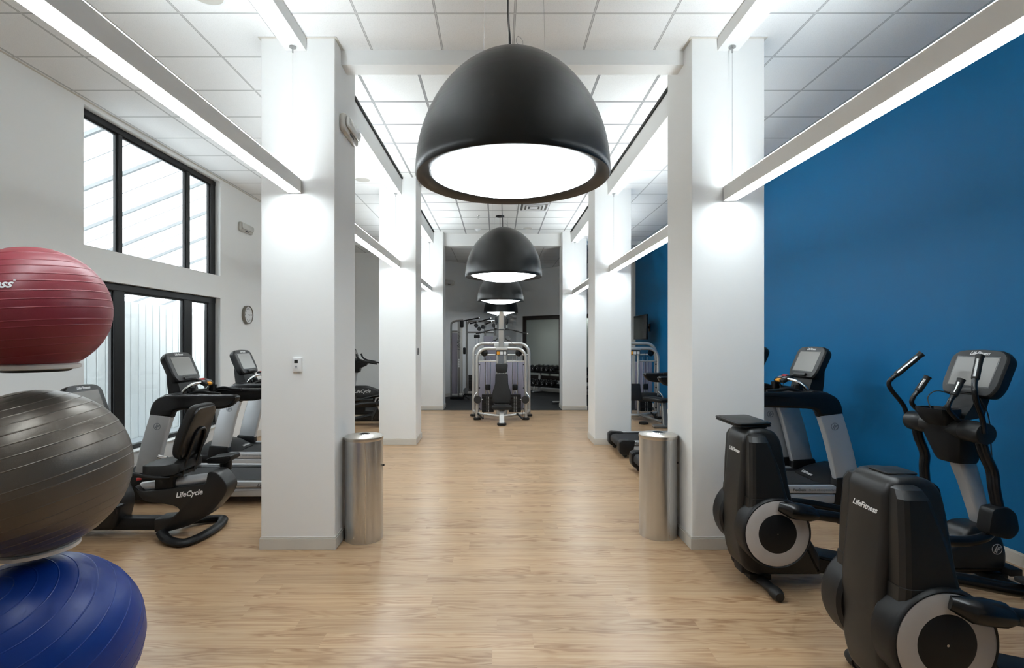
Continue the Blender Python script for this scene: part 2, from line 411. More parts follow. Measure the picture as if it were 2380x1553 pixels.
slab_wall(m, kr(-.2), kr(5.1), 0, 4.6, .2, nr); m.b2((XR, 14.9, 0), (XR+.15, 15.2, 4.6))
struct(m.build('wall_back', WHITE))

# baseboards
def base_run(m, a, b, n, z0=0, h=.105, th=.012):
    slab_wall(m, a, b, z0, h-.014, th, n); slab_wall(m, a, b, h-.014, h, th*.6, n)
m = MB(); base_run(m, V(XR, YB), V(XR, 14.9), V(-1, 0)); struct(m.build('baseboard_right', TRIM))
m = MB(); base_run(m, V(XL, YB), V(XL, 14.2), V(1, 0)); struct(m.build('baseboard_left', TRIM))
m = MB(); base_run(m, kl(0), kl(4.9), -nl); base_run(m, kl(4.9), V(-3.99, 14.22), -nl); base_run(m, kr(0), kr(4.6), -nr); struct(m.build('baseboard_back', TRIM))

# columns with their skirting
for cy in CY:
    for (a, b) in ((LXO, LXI), (RXI, RXO)):
        o = MB().b2((a, cy, 0), (b, cy+CD, 4.45), .004, 1).build('column', WHITE); struct(o)
        m = MB(); e = .012
        m.b2((a-e, cy-e, 0), (b+e, cy+CD+e, .091), .002, 1); m.b2((a-e*.6, cy-e*.6, .09), (b+e*.6, cy+CD+e*.6, .105), .003, 1)
        struct(m.build('baseboard_column', TRIM))
# soffits running along the column lines and across the aisle
for (a, b) in ((-1.754, -1.586), (1.828, 2.0)):
    segs = [(YB, CY[0])]+[(CY[i]+CD, CY[i+1]) for i in range(2)]
    for i, (y0, y1) in enumerate(segs):
        m = MB(); m.b2((a, y0, 4.14), (b, y1, 4.40 if i else 4.30)); struct(m.build('beam', WHITE))
        if i:
            x = b if a < 0 else a; s = 1 if a < 0 else -1
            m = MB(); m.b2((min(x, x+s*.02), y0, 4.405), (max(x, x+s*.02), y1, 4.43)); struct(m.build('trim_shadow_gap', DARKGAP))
struct(MB().b2((LXI, 4.43, 4.12), (RXI, 4.60, 4.50)).build('beam_cross', WHITE))
struct(MB().b2((LXI, 13.0, 4.13), (RXI, 13.28, 4.50)).build('beam_cross', WHITE))
for (a, b) in ((XL, LXO), (RXO, XR)): struct(MB().b2((a, 13.0, 4.15), (b, 13.2, 4.5)).build('beam_cross', WHITE))
# perimeter angle of the ceilings
m = MB()
m.b2((XL, YB, ZS-.004), (XL+.024, 14.1, ZS)); m.b2((XR-.024, YB, ZS-.004), (XR, 14.9, ZS))
for (a, b) in ((LXO, LXI), (RXI, RXO)): m.b2((a-.02, CY[0]-.02, ZS-.005), (b+.02, CY[0]+.5, ZS))
struct(m.build('trim_ceiling_angle', TRIM))

# ------------------------------------------------------------------ windows on the left wall
def window(nm, z0, z1, muls, top, bot, side, left):
    root = bpy.data.objects.new(nm, None); C.objects.link(root); struct(root); root.location = (-4.39, 5.345, z0)
    o = root.location
    def B(m, y0, y1, za, zb, x0=-.08, x1=0): m.b2((x0, y0-o.y, za-o.z), (x1, y1-o.y, zb-o.z), .006, 1)
    m = MB()
    B(m, 5.346, 7.979, z1-top, z1-.001); B(m, 5.346, 7.979, z0+.001, z0+bot); B(m, side, 7.979, z0+.002, z1-.002, -.078, -.004); B(m, 5.346, left, z0+.002, z1-.002, -.078, -.004)
    for a, b in muls: B(m, a, b, z0+.003, z1-.01, -.077, -.006)
    # stops around the panes
    ys = [left]+[q for ab in muls for q in ab]+[side]
    panes = [(ys[i], ys[i+1]) for i in range(0, len(ys), 2)]
    for a, b in panes:
        B(m, a, a+.018, z0+bot, z1-top, -.06, -.022); B(m, b-.018, b, z0+bot, z1-top, -.06, -.022)
        B(m, a, b, z1-top-.02, z1-top, -.06, -.022)
    m.build('window_frame', BRONZE, root)
    for a, b in panes:
        m = MB(); m.b2((-.046, a-o.y+.004, z0+bot-o.z+.002), (-.040, b-o.y-.004, z1-top-o.z-.002)); m.build('pane', GLASS, root)
    return root
window('window_1', 2.735, 4.205, ((5.94, 6.01), (7.25, 7.327)), .075, .02, 7.85, 5.40)
window('window_2', .42, 2.391, ((5.87, 6.046), (7.2, 7.38)), .085, .05, 7.80, 5.42)
struct(MB().b2((-4.39, 5.346, .405), (XL+.03, 7.979, .421), .004).build('trim_windowsill', WHITE))

# outside: deck, plank fence and lean-to roof
struct(MB().b2((-12, 3, .20), (-4.54, 18, .30)).build('ground_outside', DECK))
m = MB(); y = 5.2
while y < 12.0:
    m.b2((-5.33, y, .30), (-5.30, y+.146, 2.29+random.uniform(-.004, .004)), .006, 1); y += .158
fence = m.build('plank_fence', FENCE); tag(fence, 'whitewashed plank fence standing outside the lower window', 'fence')
m = MB(); m.b2((-5.37, 5.2, .5), (-5.33, 12, .6)); m.b2((-5.37, 5.2, 1.9), (-5.33, 12, 2.0)); m.build('rail', FENCE, fence)
MB().b2((-5.345, 5.2, .31), (-5.331, 12, 2.28)).build('added_seam_backing', GREYP, fence)  # added dark sheet: hides the bright gaps so plank seams read dark
roof = thing('lean_to_roof', 'white translucent lean-to roof on sloping rafters outside the upper window', 'roof', (-4.56, 5, 4.55))
SL = .393; L = 7.0
m = MB(); m.quad((0, -1, 0), (0, 12, 0), (-L, 12, -L*SL), (-L, -1, -L*SL)); m.build('roof_sheet', ROOFSHEET, roof)
for i in range(18):
    y = -.3+i*.55; m = MB(); d_, w_ = (.06, .045) if i % 2 else (.015, .012)
    m.prism([(0, -.005), (-L, -L*SL-.005), (-L, -L*SL-d_), (0, -d_)], 'xz', y, y+w_); m.build('rafter', RAFT, roof)
m = MB(); m.b2((-3.4, 3.6, -1.45), (-3.34, 3.66, -4.25)); m.b2((-3.5, -1, -1.46), (-3.42, 12, -1.36)); m.build('post', GREYP, roof)

# ------------------------------------------------------------------ light fixtures
def strip_light(label, x0, x1, z0, z1, y0, y1, wires):
    cx = (x0+x1)/2; w = x1-x0
    r = thing('linear_light', label, 'light', (cx, (y0+y1)/2, z0), 0, 'suspended linear lights'); hl = (y1-y0)/2; h = z1-z0; t = .006
    m = MB(); m.b2((-w/2, -hl, .004), (-w/2+t, hl, h)); m.b2((w/2-t, -hl, .004), (w/2, hl, h)); m.b2((-w/2+t, -hl, h*.22), (w/2-t, hl, h*.30)); m.build('housing', ALU, r)
    for s in (-1, 1): MB().box((0, s*(hl-.004), h/2), (w+.001, .008, h), .001, 1).build('end_cap', ALU2, r)
    MB().b2((-w/2+t, -hl+.02, 0), (w/2-t, hl-.02, .012)).build('diffuser', LENS, r)
    m = MB(); m.b2((-w/2+t, -hl+.75, h*.31), (w/2-t, hl-.75, h*.36))
    for s in (-1, 1): m.b2((min(s*w/2, s*(w/2-t)), -hl+.005, h), (max(s*w/2, s*(w/2-t)), hl-.005, h+.0025))
    m.build('uplight_lens', LENSUP, r)
    for yy in wires:
        ly = yy-(y0+y1)/2
        m = MB(); m.cyl((0, ly, h), (0, ly, 4.135-z0), .0016, 6); m.cyl((0, ly, 4.09-z0), (0, ly, 4.13-z0), .006, 8); m.cyl((0, ly, 4.132-z0), (0, ly, 4.138-z0), .028, 16); m.build('suspension_wire', WIRE, r)
    return r
strip_light('long white strip light running past the camera toward the first left column', -1.727, -1.622, 2.952, 3.069, 0.62, 4.236, (.8, 4.19))
strip_light('white strip light hung between the first and second left columns', -1.723, -1.614, 2.937, 3.057, 4.872, 8.47, (5.0, 8.40))
strip_light('white strip light hung between the second and third left columns', -1.723, -1.614, 2.937, 3.057, 9.106, 12.684, (9.2, 12.6))
strip_light('long white strip light running past the camera toward the first right column', 1.871, 1.974, 2.888, 3.011, 0.62, 4.236, (.8, 4.19))
strip_light('white strip light hung between the first and second right columns', 1.857, 1.962, 2.862, 2.985, 4.872, 8.47, (5.0, 8.40))
strip_light('white strip light hung between the second and third right columns', 1.857, 1.962, 2.862, 2.985, 9.106, 12.684, (9.2, 12.6))

def pendant_parts(r):
    R, Hh = .512, .655
    prof = []; n = 36
    for i in range(n+1):
        a = PI/2*i/n; prof.append((R*math.cos(a)**1.08, Hh*math.sin(a)))
    prof = [(R-.006, -.012), (R, -.004)]+prof[1:-1]+[(0, Hh)]
    inner = [(R-.012, -.012), (R-.035, -.006), (R-.07, .004), (R-.078, .012), (R-.078, .03)]
    m = MB(); m.lathe(inner[::-1]+prof, 96); m.build('shade', SHADE, r, 40)
    rd = R-.082
    d = [(rd, .02)]+[(rd*(1-i/14), .012-.085*(1-(1-i/14)**2)) for i in range(15)]
    m = MB(); m.lathe(d[:-1]+[(0, -.073)], 72); m.build('diffuser', GLOBE, r)
def pendant(label, x, y, z, zc, first=None):
    r = thing('pendant_lamp', label, 'lamp', (x, y, z), 0, 'black dome pendants over the aisle')
    if first is None: pendant_parts(r)
    else:
        for ch in first.children:
            if ch.name.split('.')[0] in ('shade', 'diffuser'):
                c = ch.copy(); C.objects.link(c); c.parent = r
    h = zc-z
    m = MB(); m.tube(sm([(-.012, 0, .645), (-.014, .01, .75), (-.022, .02, .95), (-.015, 0, h-.03)], 6), .0055, 8); m.build('cord', BLACKCORD, r)
    m = MB()
    for a in (.4, .4+2*PI/3, .4+4*PI/3): m.cyl((.2*math.cos(a), .2*math.sin(a), .59), (.17*math.cos(a), .17*math.sin(a), h), .0011, 5)
    m.tube(sm([(.05, -.02, .64), (.055, -.02, .71), (.03, -.02, .74), (.02, -.02, .71), (.05, -.02, .68)], 6), .0015, 5)
    m.build('suspension_wire', WIRE, r)
    m = MB(); m.lathe([(0, -.022), (.07, -.022), (.095, -.008), (.098, 0), (0, 0)], 32, Matrix.Translation((-.015, 0, h))); m.build('canopy', BLK, r)
    return r
p1 = pendant('huge black dome pendant lamp nearest the camera in the aisle', .080, 2.73, 2.607, ZS)
pendant('second black dome pendant from the camera, hung beyond the first cross beam', .083, 6.83, 2.585, ZM, p1)
pendant('third black dome pendant from the camera, half hidden by the second', .072, 11.15, 2.588, ZM, p1)
pendant('farthest black dome pendant, hung in the back room', .105, 15.35, 2.56, 4.16, p1)

# ceiling fittings
def vent(label, x, y, z):
    r = thing('air_vent', label, 'vent', (x, y, z)); m = MB()
    for k, s in enumerate((.30, .22, .15)):
        t = .035; zz = -.006-k*.004
        for (lo, hi) in (((-s, -s), (s, -s+t)), ((-s, s-t), (s, s)), ((-s, -s+t), (-s+t, s-t)), ((s-t, -s+t), (s, s-t))):
            m.b2((lo[0], lo[1], zz-.006), (hi[0], hi[1], zz+.004), .002, 1)
    m.build('grille', PVC, r); MB().b2((-.29, -.29, -.004), (.29, .29, -.001)).build('backing', TUBED, r)
    MB().b2((-.08, -.08, -.022), (.08, .08, -.012), .003).build('louvre', PVC, r)
vent('square white air diffuser in the ceiling tiles beyond the first pendant', .735, 10.38, ZM)
m = MB(); m.lathe([(0, -.05), (.012, -.05), (.012, -.03), (.006, -.03), (.006, -.01), (.03, -.008), (.034, 0), (0, 0)], 20, Matrix.Translation((-.415, 11.1, ZM))); m.lathe([(0, -.056), (.018, -.056), (.018, -.053), (0, -.053)], 16, Matrix.Translation((-.415, 11.1, ZM)))
tag(m.build('sprinkler_head', CHROME), 'small chrome sprinkler head on the ceiling left of the pendant canopy', 'sprinkler')
r = thing('smoke_detector', 'white round smoke detector on the ceiling left of the second pendant', 'smoke detector', (-.475, 12.45, ZM))
MB().lathe([(0, -.012), (.075, -.012), (.08, 0), (0, 0)], 28).build('base', PVC, r); MB().lathe([(0, -.06), (.03, -.058), (.045, -.04), (.06, -.012), (0, -.012)], 28).build('sensor_dome', PVC, r)
def speaker(label, x, y, z):
    r = thing('ceiling_speaker', label, 'speaker', (x, y, z), 0, 'round ceiling speakers')
    MB().lathe([(.112, -.003), (.125, -.006), (.128, 0), (.112, 0), (.112, -.003)], 40).build('rim', PVC, r)
    MB().lathe([(0, -.004), (.112, -.003), (.112, 0), (0, 0)], 40).build('grille', CREAM, r)
speaker('round cream speaker in the left ceiling just past the first left column', -2.11, 8.02, ZS)
speaker('round cream speaker in the ceiling above the near left strip light', -2.115, 3.72, ZS)
speaker('round white speaker in the ceiling right of the second pendant', .73, 12.35, ZM)

# emergency lights
def emergency(label, loc, rz):
    r = thing('emergency_light', label, 'emergency light', loc, rz, 'wall emergency lights')   # local -y is out of the wall
    w, h = .44, .155
    MB().prism(rrect(w, h, .05), 'xz', -.045, 0, .012).build('body', CREAM, r)
    m = MB(); m.prism(rrect(w*.86, h*.62, .03), 'xz', -.075, -.045, .012, M=Matrix.Translation((0, 0, .012))); m.build('lens', CLEAR, r)
    for s in (-1, 1): MB().lathe([(0, .008), (.02, .007), (.03, 0), (0, 0)], 20, Matrix.Translation((s*.15, -.074, .015)) @ Matrix.Rotation(PI/2, 4, 'X')).build('lamp_head', CLEAR, r)
    MB().b2((-.06, -.048, -.064), (.05, -.044, -.048)).build('test_panel', GREYP, r)
emergency('emergency light with clear lens on the side of the first left column', (LXI, 4.60, 3.62), PI/2)
emergency('emergency light on the left wall above the round clock', (XL, 8.74, 3.64), PI/2)
pw = kl(3.27); emergency('emergency light on the back room wall beside the third left column', (pw.x+.002, pw.y-.003, 3.487), math.atan2(.747, .665))

# wall clock facing +x
r = thing('wall_clock', 'round pewter rimmed clock on the left wall beside the window', 'clock', (XL+.0, 8.80, 2.168))
MX = Matrix.Rotation(PI/2, 4, 'Y')
MB(MX).lathe([(.142, .03), (.143, .048), (.149, .054), (.156, .048), (.158, .0), (0, 0), (0, .012), (.13, .012)], 56).build('rim', CLOCKM, r)
MB(MX).lathe([(0, .038), (.1425, .038), (.1425, .014), (0, .014)], 48).build('dial', PAPER, r)
for k in range(1, 13):
    a = PI/2-2*PI*k/12; text('numeral', str(k), .038, (.040, .108*math.cos(a), .108*math.sin(a)), (0, 1, 0), (0, 0, 1), LOGOD, r, bold=.0008)
def hand(a, l, w, z):
    m = MB(Matrix.Translation((z, 0, 0)) @ Matrix.Rotation(-a, 4, 'X')); m.b2((0, -w/2, -.015), (.0015, w/2, l)); return m
hand(math.radians(96), .055, .008, .0415).build('hand', LOGOD, r); hand(math.radians(88), .09, .006, .044).build('hand', LOGOD, r)

# thermostat on the first left column
r = thing('thermostat', 'small white thermostat with dark display on the first left column', 'thermostat', (-1.657, CY[0], 1.533))
MB().prism(rrect(.078, .118, .008), 'xz', -.024, 0, .006).build('body', PVC, r); MB().b2((-.020, -.0255, .014), (.009, -.0235, .042)).build('display', LCD, r)
for zz in (-.012, -.024): MB().prism(rrect(.017, .008, .003), 'xz', -.026, -.0235, .001, M=Matrix.Translation((-.005, 0, zz))).build('button', LOGOG, r)
r = thing('light_switch', 'dark grey wall switch on the side of the second left column', 'switch', (LXI, 8.70, 1.543))
MB().b2((0, -.036, -.058), (.006, .036, .058), .003).build('plate', GREYP, r); MB().b2((.006, -.016, -.033), (.009, .016, .033), .002).build('rocker', BLK, r)

# ------------------------------------------------------------------ bins
def bin_(label, x, y, hinge):
    r = thing('waste_bin', label, 'bin', (x, y, 0), 0, 'stainless steel bins'); R = .163
    MB().lathe([(0, 0), (R, 0), (R, .006), (R, .868), (0, .868)], 96).build('body', STEEL, r)
    m = MB(); m.lathe([(.046, .908), (.05, .913), (.06, .911), (R-.004, .901), (R+.004, .895), (R+.005, .875), (R+.002, .868), (0, .868), (0, .88), (.046, .88), (.046, .908)], 96); m.build('lid', STEELTOP, r)
    m = MB(); m.lathe([(.034, .915), (.047, .916), (.05, .910), (.046, .895), (.034, .9), (.034, .915)], 40); m.build('opening_ring', CHROME, r)
    MB().lathe([(0, .886), (.044, .886), (.044, .884), (0, .884)], 32).build('opening', BLKM, r)
    a = math.radians(-72)
    m = MB(Matrix.Rotation(a, 4, 'Z')); m.b2((R-.002, -.002, .01), (R+.0012, .002, .865)); m.build('door_seam', CHROME, r)
    s = hinge; m = MB(); m.cyl((s*R*.99, 0, .64), (s*(R+.012), 0, .64), .006, 10); m.cyl((s*(R+.008), 0, .64), (s*(R+.016), 0, .64), .009, 10); m.build('latch_knob', BLK, r)
bin_('brushed steel cylinder bin beside the first left column', -1.172, 4.50, 1)
bin_('brushed steel cylinder bin beside the first right column', 1.437, 4.58, 1)

# ------------------------------------------------------------------ stability balls in a rack
BX, BY = -1.894, 2.1
def ball(label, r_, z, ma, tilt, az, lines, name='exercise_ball'):
    prof = []; n = 900
    ths = [PI*k for k in lines]
    for i in range(n+1):
        th = PI*i/n; rr = r_
        for t in ths: rr += .0014*math.exp(-((th-t)*r_/.0016)**2)
        prof.append((max(rr*math.sin(th), 0) if 0 < i < n else 0, rr*math.cos(th)))
    M = Matrix.Rotation(az, 4, 'Z') @ Matrix.Rotation(tilt, 4, 'Y')
    o = MB(M).lathe(prof, 110).build(name, ma, None, 80); o.location = (BX, BY, z)
    return tag(o, label, 'exercise ball', 'exercise balls in the rack')
bred = ball('dark red ribbed exercise ball at the top of the rack', .256, 1.862, REDM, math.radians(5), math.radians(200), (.10, .18, .25, .29, .34, .38, .43, .47, .51, .57, .60, .66, .70, .76, .82, .9))
ball('pewter grey ribbed exercise ball in the middle of the rack', .329, 1.204, GREYM, math.radians(15), math.radians(205), (.08, .14, .19, .23, .27, .31, .35, .395, .44, .51, .54, .60, .65, .69, .73, .765, .8, .86, .92))
ball('deep blue ribbed exercise ball at the bottom of the rack', .376, .464, BLUEM, math.radians(28), math.radians(268), (.055, .11, .165, .22, .28, .345, .415, .49, .52, .60, .66, .72, .8, .88))
# lettering wrapped on the red ball
def wrap_red(co):
    az = math.radians(-37.5); s = co.x/.256; e = math.radians(19.0)+co.y/.256+.06*s
    a = az+s; R_ = .2575+co.z
    return Vector((R_*math.cos(e)*math.cos(a-PI/180*26), R_*math.cos(e)*math.sin(a-PI/180*26), R_*math.sin(e)))
text('lettering', 'LifeFitness', .046, None, None, None, LOGO, bred, shear=.35, bold=.0012, align='RIGHT', wrap=wrap_red)
text('lettering', '\u00ae', .011, None, None, None, LOGO, bred, align='LEFT', wrap=lambda co: wrap_red(co+Vector((.003, .014, 0))))
r = thing('ball_rack', 'white ring holders of the rack carrying the three exercise balls', 'ball rack', (BX, BY, 0))
for rr, z in ((.256, 1.862), (.329, 1.204), (.376, .464)):
    R_ = .135 if rr < .35 else .2; zz = z-math.sqrt(rr*rr-R_*R_)-.012
    prof = [(R_-.012, zz), (R_-.01, zz+.008), (R_, zz+.012), (R_+.012, zz+.006), (R_+.012, zz-.008), (R_, zz-.012), (R_-.012, zz)]
    o = MB().lathe(prof, 64).build('ring', RINGW, r)
    m = MB(); m.tube([(-R_, 0, zz-.01), (-.5, 0, zz-.02)], .012, 10); m.lathe([(.03, zz-.022), (R_*.8, zz-.022), (R_*.9, zz-.012), (.03, zz-.012)], 32); m.build('arm', GREYP, r)
m = MB(); m.tube([(-.5, 0, .05), (-.5, 0, 1.9)], .025, 14); m.build('post', RINGW, r)
m = MB(); m.box((-.3, 0, .02), (.62, .06, .04), .01); m.box((-.5, 0, .02), (.06, .6, .04), .01); m.build('base', RINGW, r)

# ------------------------------------------------------------------ shared gym pieces
def emblem(parent, o, right, up, R, ma):
    r_, u = Vector(right).normalized(), Vector(up).normalized(); n = r_.cross(u)
    M = Matrix((r_, u, n)).transposed().to_4x4(); M.translation = Vector(o)
    m = MB(M); m.lathe([(R*.86, 0), (R*.86, .002), (R, .002), (R, 0), (R*.86, 0)], 32)
    for pts in ([(-.05, .70), (.16, .70), (-.26, -.28), (-.02, -.28), (.02, -.1), (.10, -.1), (.02, -.48), (-.60, -.48)],
                [(.12, .36), (.82, .36), (.72, .18), (.26, .18), (.20, .02), (.6, .02), (.52, -.14), (.14, -.14), (-.04, -.72), (-.24, -.72)]):
        m.prism([(a*R, b*R) for a, b in pts], 'xy', 0, .002)
    m.build('emblem', ma, parent)
def console(root, x0, z0, ang=24, w=.45, h=.365, name='console'):
    """display facing -x, leaning back by ang; x0,z0 = bottom middle of its front"""
    a = math.radians(ang)
    R = Vector((0, -1, 0)); U = Vector((math.sin(a), 0, math.cos(a))); Nn = R.cross(U)
    M = Matrix((R, U, Nn)).transposed().to_4x4(); M.translation = Vector((x0, 0, z0))
    top = [(-w/2+.035, 0), (w/2-.035, 0), (w/2, .07), (w/2, h-.05), (w/2-.05, h-.005), (0, h+.008), (-w/2+.05, h-.005), (-w/2, h-.05), (-w/2, .07)]
    out = rp(top, [.03, .03, .05, .05, .05, .1, .05, .05, .05], 4)
    def sec(sx, sy, z, oy=0): return [((p[0])*sx, (p[1]-h/2)*sy+h/2+oy, z) for p in out]
    c = MB(M).loft([sec(.97, .97, -.006), sec(1, 1, -.016), sec(1, 1, -.05), sec(.94, .93, -.085), sec(.72, .72, -.115)]).build(name, BLK, root)
    MB(M).loft([sec(.975, .975, -.008), sec(.955, .955, 0), sec(.94, .94, .001)]).build('bezel', GREYP, c)
    sw, sh = w*.72, h*.62
    MB(M).prism([(-sw/2-.008, h*.2-.008), (sw/2+.008, h*.2-.008), (sw/2+.008, h*.2+sh+.008), (-sw/2-.008, h*.2+sh+.008)], 'xy', -.002, .0018).build('screen_surround', BLKG, c)
    MB(M).prism([(-sw/2, h*.2), (sw/2, h*.2), (sw/2, h*.2+sh), (-sw/2, h*.2+sh)], 'xy', 0, .0026).build('screen', SCREEN, c)
    MB(M).prism(rrect(w*.42, .034, .01), 'xy', 0, .022, .006, M=Matrix.Translation((0, .03, 0))).build('reading_ledge', GREYP, c)
    P = M @ Vector((0, h*.2+sh+.032, .0016)); text('lettering', 'LifeFitness', .036, P, R, U, LOGO, c, shear=.4, bold=.0007)
    return c

# ------------------------------------------------------------------ treadmills (walker faces +x, tail at x=0)
def treadmill(label):
    r = thing('treadmill', label, 'treadmill', group='treadmills')
    # deck
    m = MB(); m.b2((.20, -.36, .07), (1.95, .36, .21), .02); m.build('deck', BLK, r)
    m = MB(); m.prism(rp([(.02, .12), (.10, .115), (1.62, .115), (1.62, .237), (.06, .237), (.02, .20)], [.03, .02, 0, 0, .03, .03]), 'xz', -.27, .27, .004); m.build('running_belt', BELT, r)
    for s in (-1, 1):
        y0, y1 = sorted((s*.275, s*.40))
        MB().b2((.10, y0, .19), (1.50, y1, .243), .008).build('foot_rail', BLK, r)
        y0, y1 = sorted((s*.36, s*.425))
        m = MB(); m.prism(rp([(.20, .19), (1.49, .183), (1.50, .24), (1.46, .258), (.24, .252)], .012), 'xz', y0, y1, .008)
        m.prism(rp([(.20, .088), (1.50, .083), (1.50, .172), (.20, .180)], .012), 'xz', *sorted((s*.35, s*.418)), .012); sk = m.build('side_skirt', SILV, r)
        text('lettering', 'FlexDeck', .034, (1.03 if s < 0 else 1.43, s*.4265, .218), (-s, 0, 0), (0, 0, 1), LOGOD, sk, bold=.0006, align='LEFT' if s < 0 else 'LEFT')
        text('lettering', 'Shock Absorption System', .030, (1.19 if s < 0 else 1.27, s*.4265, .218), (-s, 0, 0), (0, 0, 1), LOGOG, sk, align='LEFT')
        text('lettering', 'LifeFitness', .05, (.25, s*.4265, .217), (-s, 0, 0), (0, 0, 1), LOGOD, sk, shear=.4, bold=.001)
        m = MB(); m.prism(rp([(.0, .10), (.03, .05), (.19, .045), (.235, .25), (.05, .262), (.0, .235)], [.02, .02, .01, .01, .02, .03]), 'xz', *sorted((s*.285, s*.428)), .012); m.build('end_cap', BLK, r)
        m = MB(); m.cyl((.10, s*.30, .03), (.10, s*.36, .03), .03, 20, .004); m.build('wheel', GREYP, r)
        # uprights
        yo, yi = s*.42, s*.345
        pts = [(1.475, .30), (1.385, .70), (1.295, .985), (1.535, 1.005), (1.63, .70), (1.715, .33)]
        u = MB(); u.prism(rp(pts, [.0, .25, 0, 0, .25, 0], 5), 'xz', *sorted((yo, yi)), .016, 3); u = u.build('upright', SILV, r)
        emblem(u, (1.455, s*.4205, .86), (-s, 0, 0), (0, 0, 1), .038, LOGOG)
        m = MB(); m.prism(rp([(1.45, .05), (1.47, .34), (1.725, .36), (1.78, .05)], .02), 'xz', *sorted((s*.43, s*.33)), .012); m.build('upright_boot', BLK, r)
        pts = [(.57, 1.185), (.585, 1.145), (.65, 1.075), (.75, 1.052), (1.20, 1.040), (1.28, 1.02), (1.30, .955), (1.545, .985), (1.53, 1.085), (1.475, 1.165), (1.37, 1.205), (1.2, 1.21), (.6, 1.205)]
        m = MB(); m.prism(rp(pts, [.02, .02, .05, .05, .05, .05, .0, .0, .08, .08, .05, .1, .02], 4), 'xz', *sorted((s*.43, s*.33)), .03, 4); m.build('handrail', BLKG, r)
    # motor hood
    hood = []
    for x, hw, hz in ((1.40, .34, .245), (1.47, .35, .285), (1.58, .35, .345), (1.72, .35, .375), (1.88, .33, .36), (2.02, .29, .27), (2.05, .27, .15)):
        hood.append([(x, -hw, .07), (x, hw, .07), (x, hw, hz*.55+.03), (x, hw*.8, hz*.85), (x, hw*.45, hz), (x, 0, hz+.008), (x, -hw*.45, hz), (x, -hw*.8, hz*.85), (x, -hw, hz*.55+.03)])
    h_ = MB().loft(hood).build('motor_hood', BLK, r, 50)
    text('lettering', 'LifeFitness', .045, (1.425, 0, .285), (0, -1, 0), (.75, 0, .65), LOGO, h_, shear=.35)
    # console base, keypad and grips
    m = MB(); m.prism(rp([(1.18, 1.10), (1.24, 1.05), (1.50, 1.05), (1.53, 1.12), (1.44, 1.20), (1.28, 1.225)], .03), 'xz', -.345, .345, .02); m.build('console_base', BLK, r)
    for s in (-1, 1):
        MB().lathe([(.035, 0), (.042, .0), (.044, .075), (.036, .075), (.034, .01)], 24, Matrix.Translation((1.20, s*.22, 1.19))).build('cup_holder', BLKG, r)
        MB().tube(sm([(1.30, s*.25, 1.17), (1.255, s*.245, 1.25), (1.20, s*.18, 1.305), (1.17, s*.08, 1.315)], 6), .018, 12).build('pulse_grip', CHROME, r)
        MB().tube(sm([(1.24, s*.26, 1.18), (1.10, s*.25, 1.225), (.98, s*.24, 1.21), (.86, s*.24, 1.20)], 5), .019, 10).build('grip_bar', BLK, r)
    k = MB(Matrix.Translation((1.17, 0, 1.315)) @ Matrix.Rotation(math.radians(-28), 4, 'Y')).box((0, 0, 0), (.13, .19, .045), .015).build('keypad', BLK, r)
    K = Matrix.Translation((1.17, 0, 1.315)) @ Matrix.Rotation(math.radians(-28), 4, 'Y')
    MB(K).b2((.018, -.03, .0215), (.050, .06, .024)).build('display', RED, k); MB(K).b2((-.02, -.075, .0215), (.012, -.02, .024)).build('key_panel', LOGOG, k); MB(K).b2((-.02, .02, .0215), (.012, .075, .024)).build('key_panel', LOGOG, k)
    MB(K).b2((-.074, -.035, .0), (-.035, .035, .026), .006).build('stop_button', ORANGE, k)
    m = MB(); m.loft([[(x, -w, z), (x, w, z), (x+d, w, z+.04), (x+d, -w, z+.04)] for x, w, z, d in ((1.33, .175, 1.15, .16), (1.36, .175, 1.26, .145), (1.395, .165, 1.35, .12), (1.425, .15, 1.44, .095))]); m.build('console_mast', BLK, r)
    m = MB(); m.tube(sm([(1.30, .06, 1.34), (1.24, .09, 1.30), (1.22, .10, 1.24)], 6), .004, 6); m.build('cable', BLACKCORD, r)
    console(r, 1.345, 1.335, 24, .50)
    return r
TA = relabel(treadmill(''), 'treadmill nearest the camera in the right row against the blue wall', (1.965, 5.61, 0), 0)
relabel(copy_tree(TA), 'middle treadmill of the right row, mostly hidden by the first right column', (1.775, 6.48, 0), 0)
relabel(copy_tree(TA), 'farthest treadmill of the right row, its tail showing past the steel bin', (1.79, 7.93, 0), 0)
relabel(copy_tree(TA), 'near left treadmill facing the window behind the recumbent bike', (-2.19, 5.80, 0), PI, .96)
relabel(copy_tree(TA), 'far left treadmill partly hidden by the first left column', (-2.15, 7.17, 0), PI, .96)

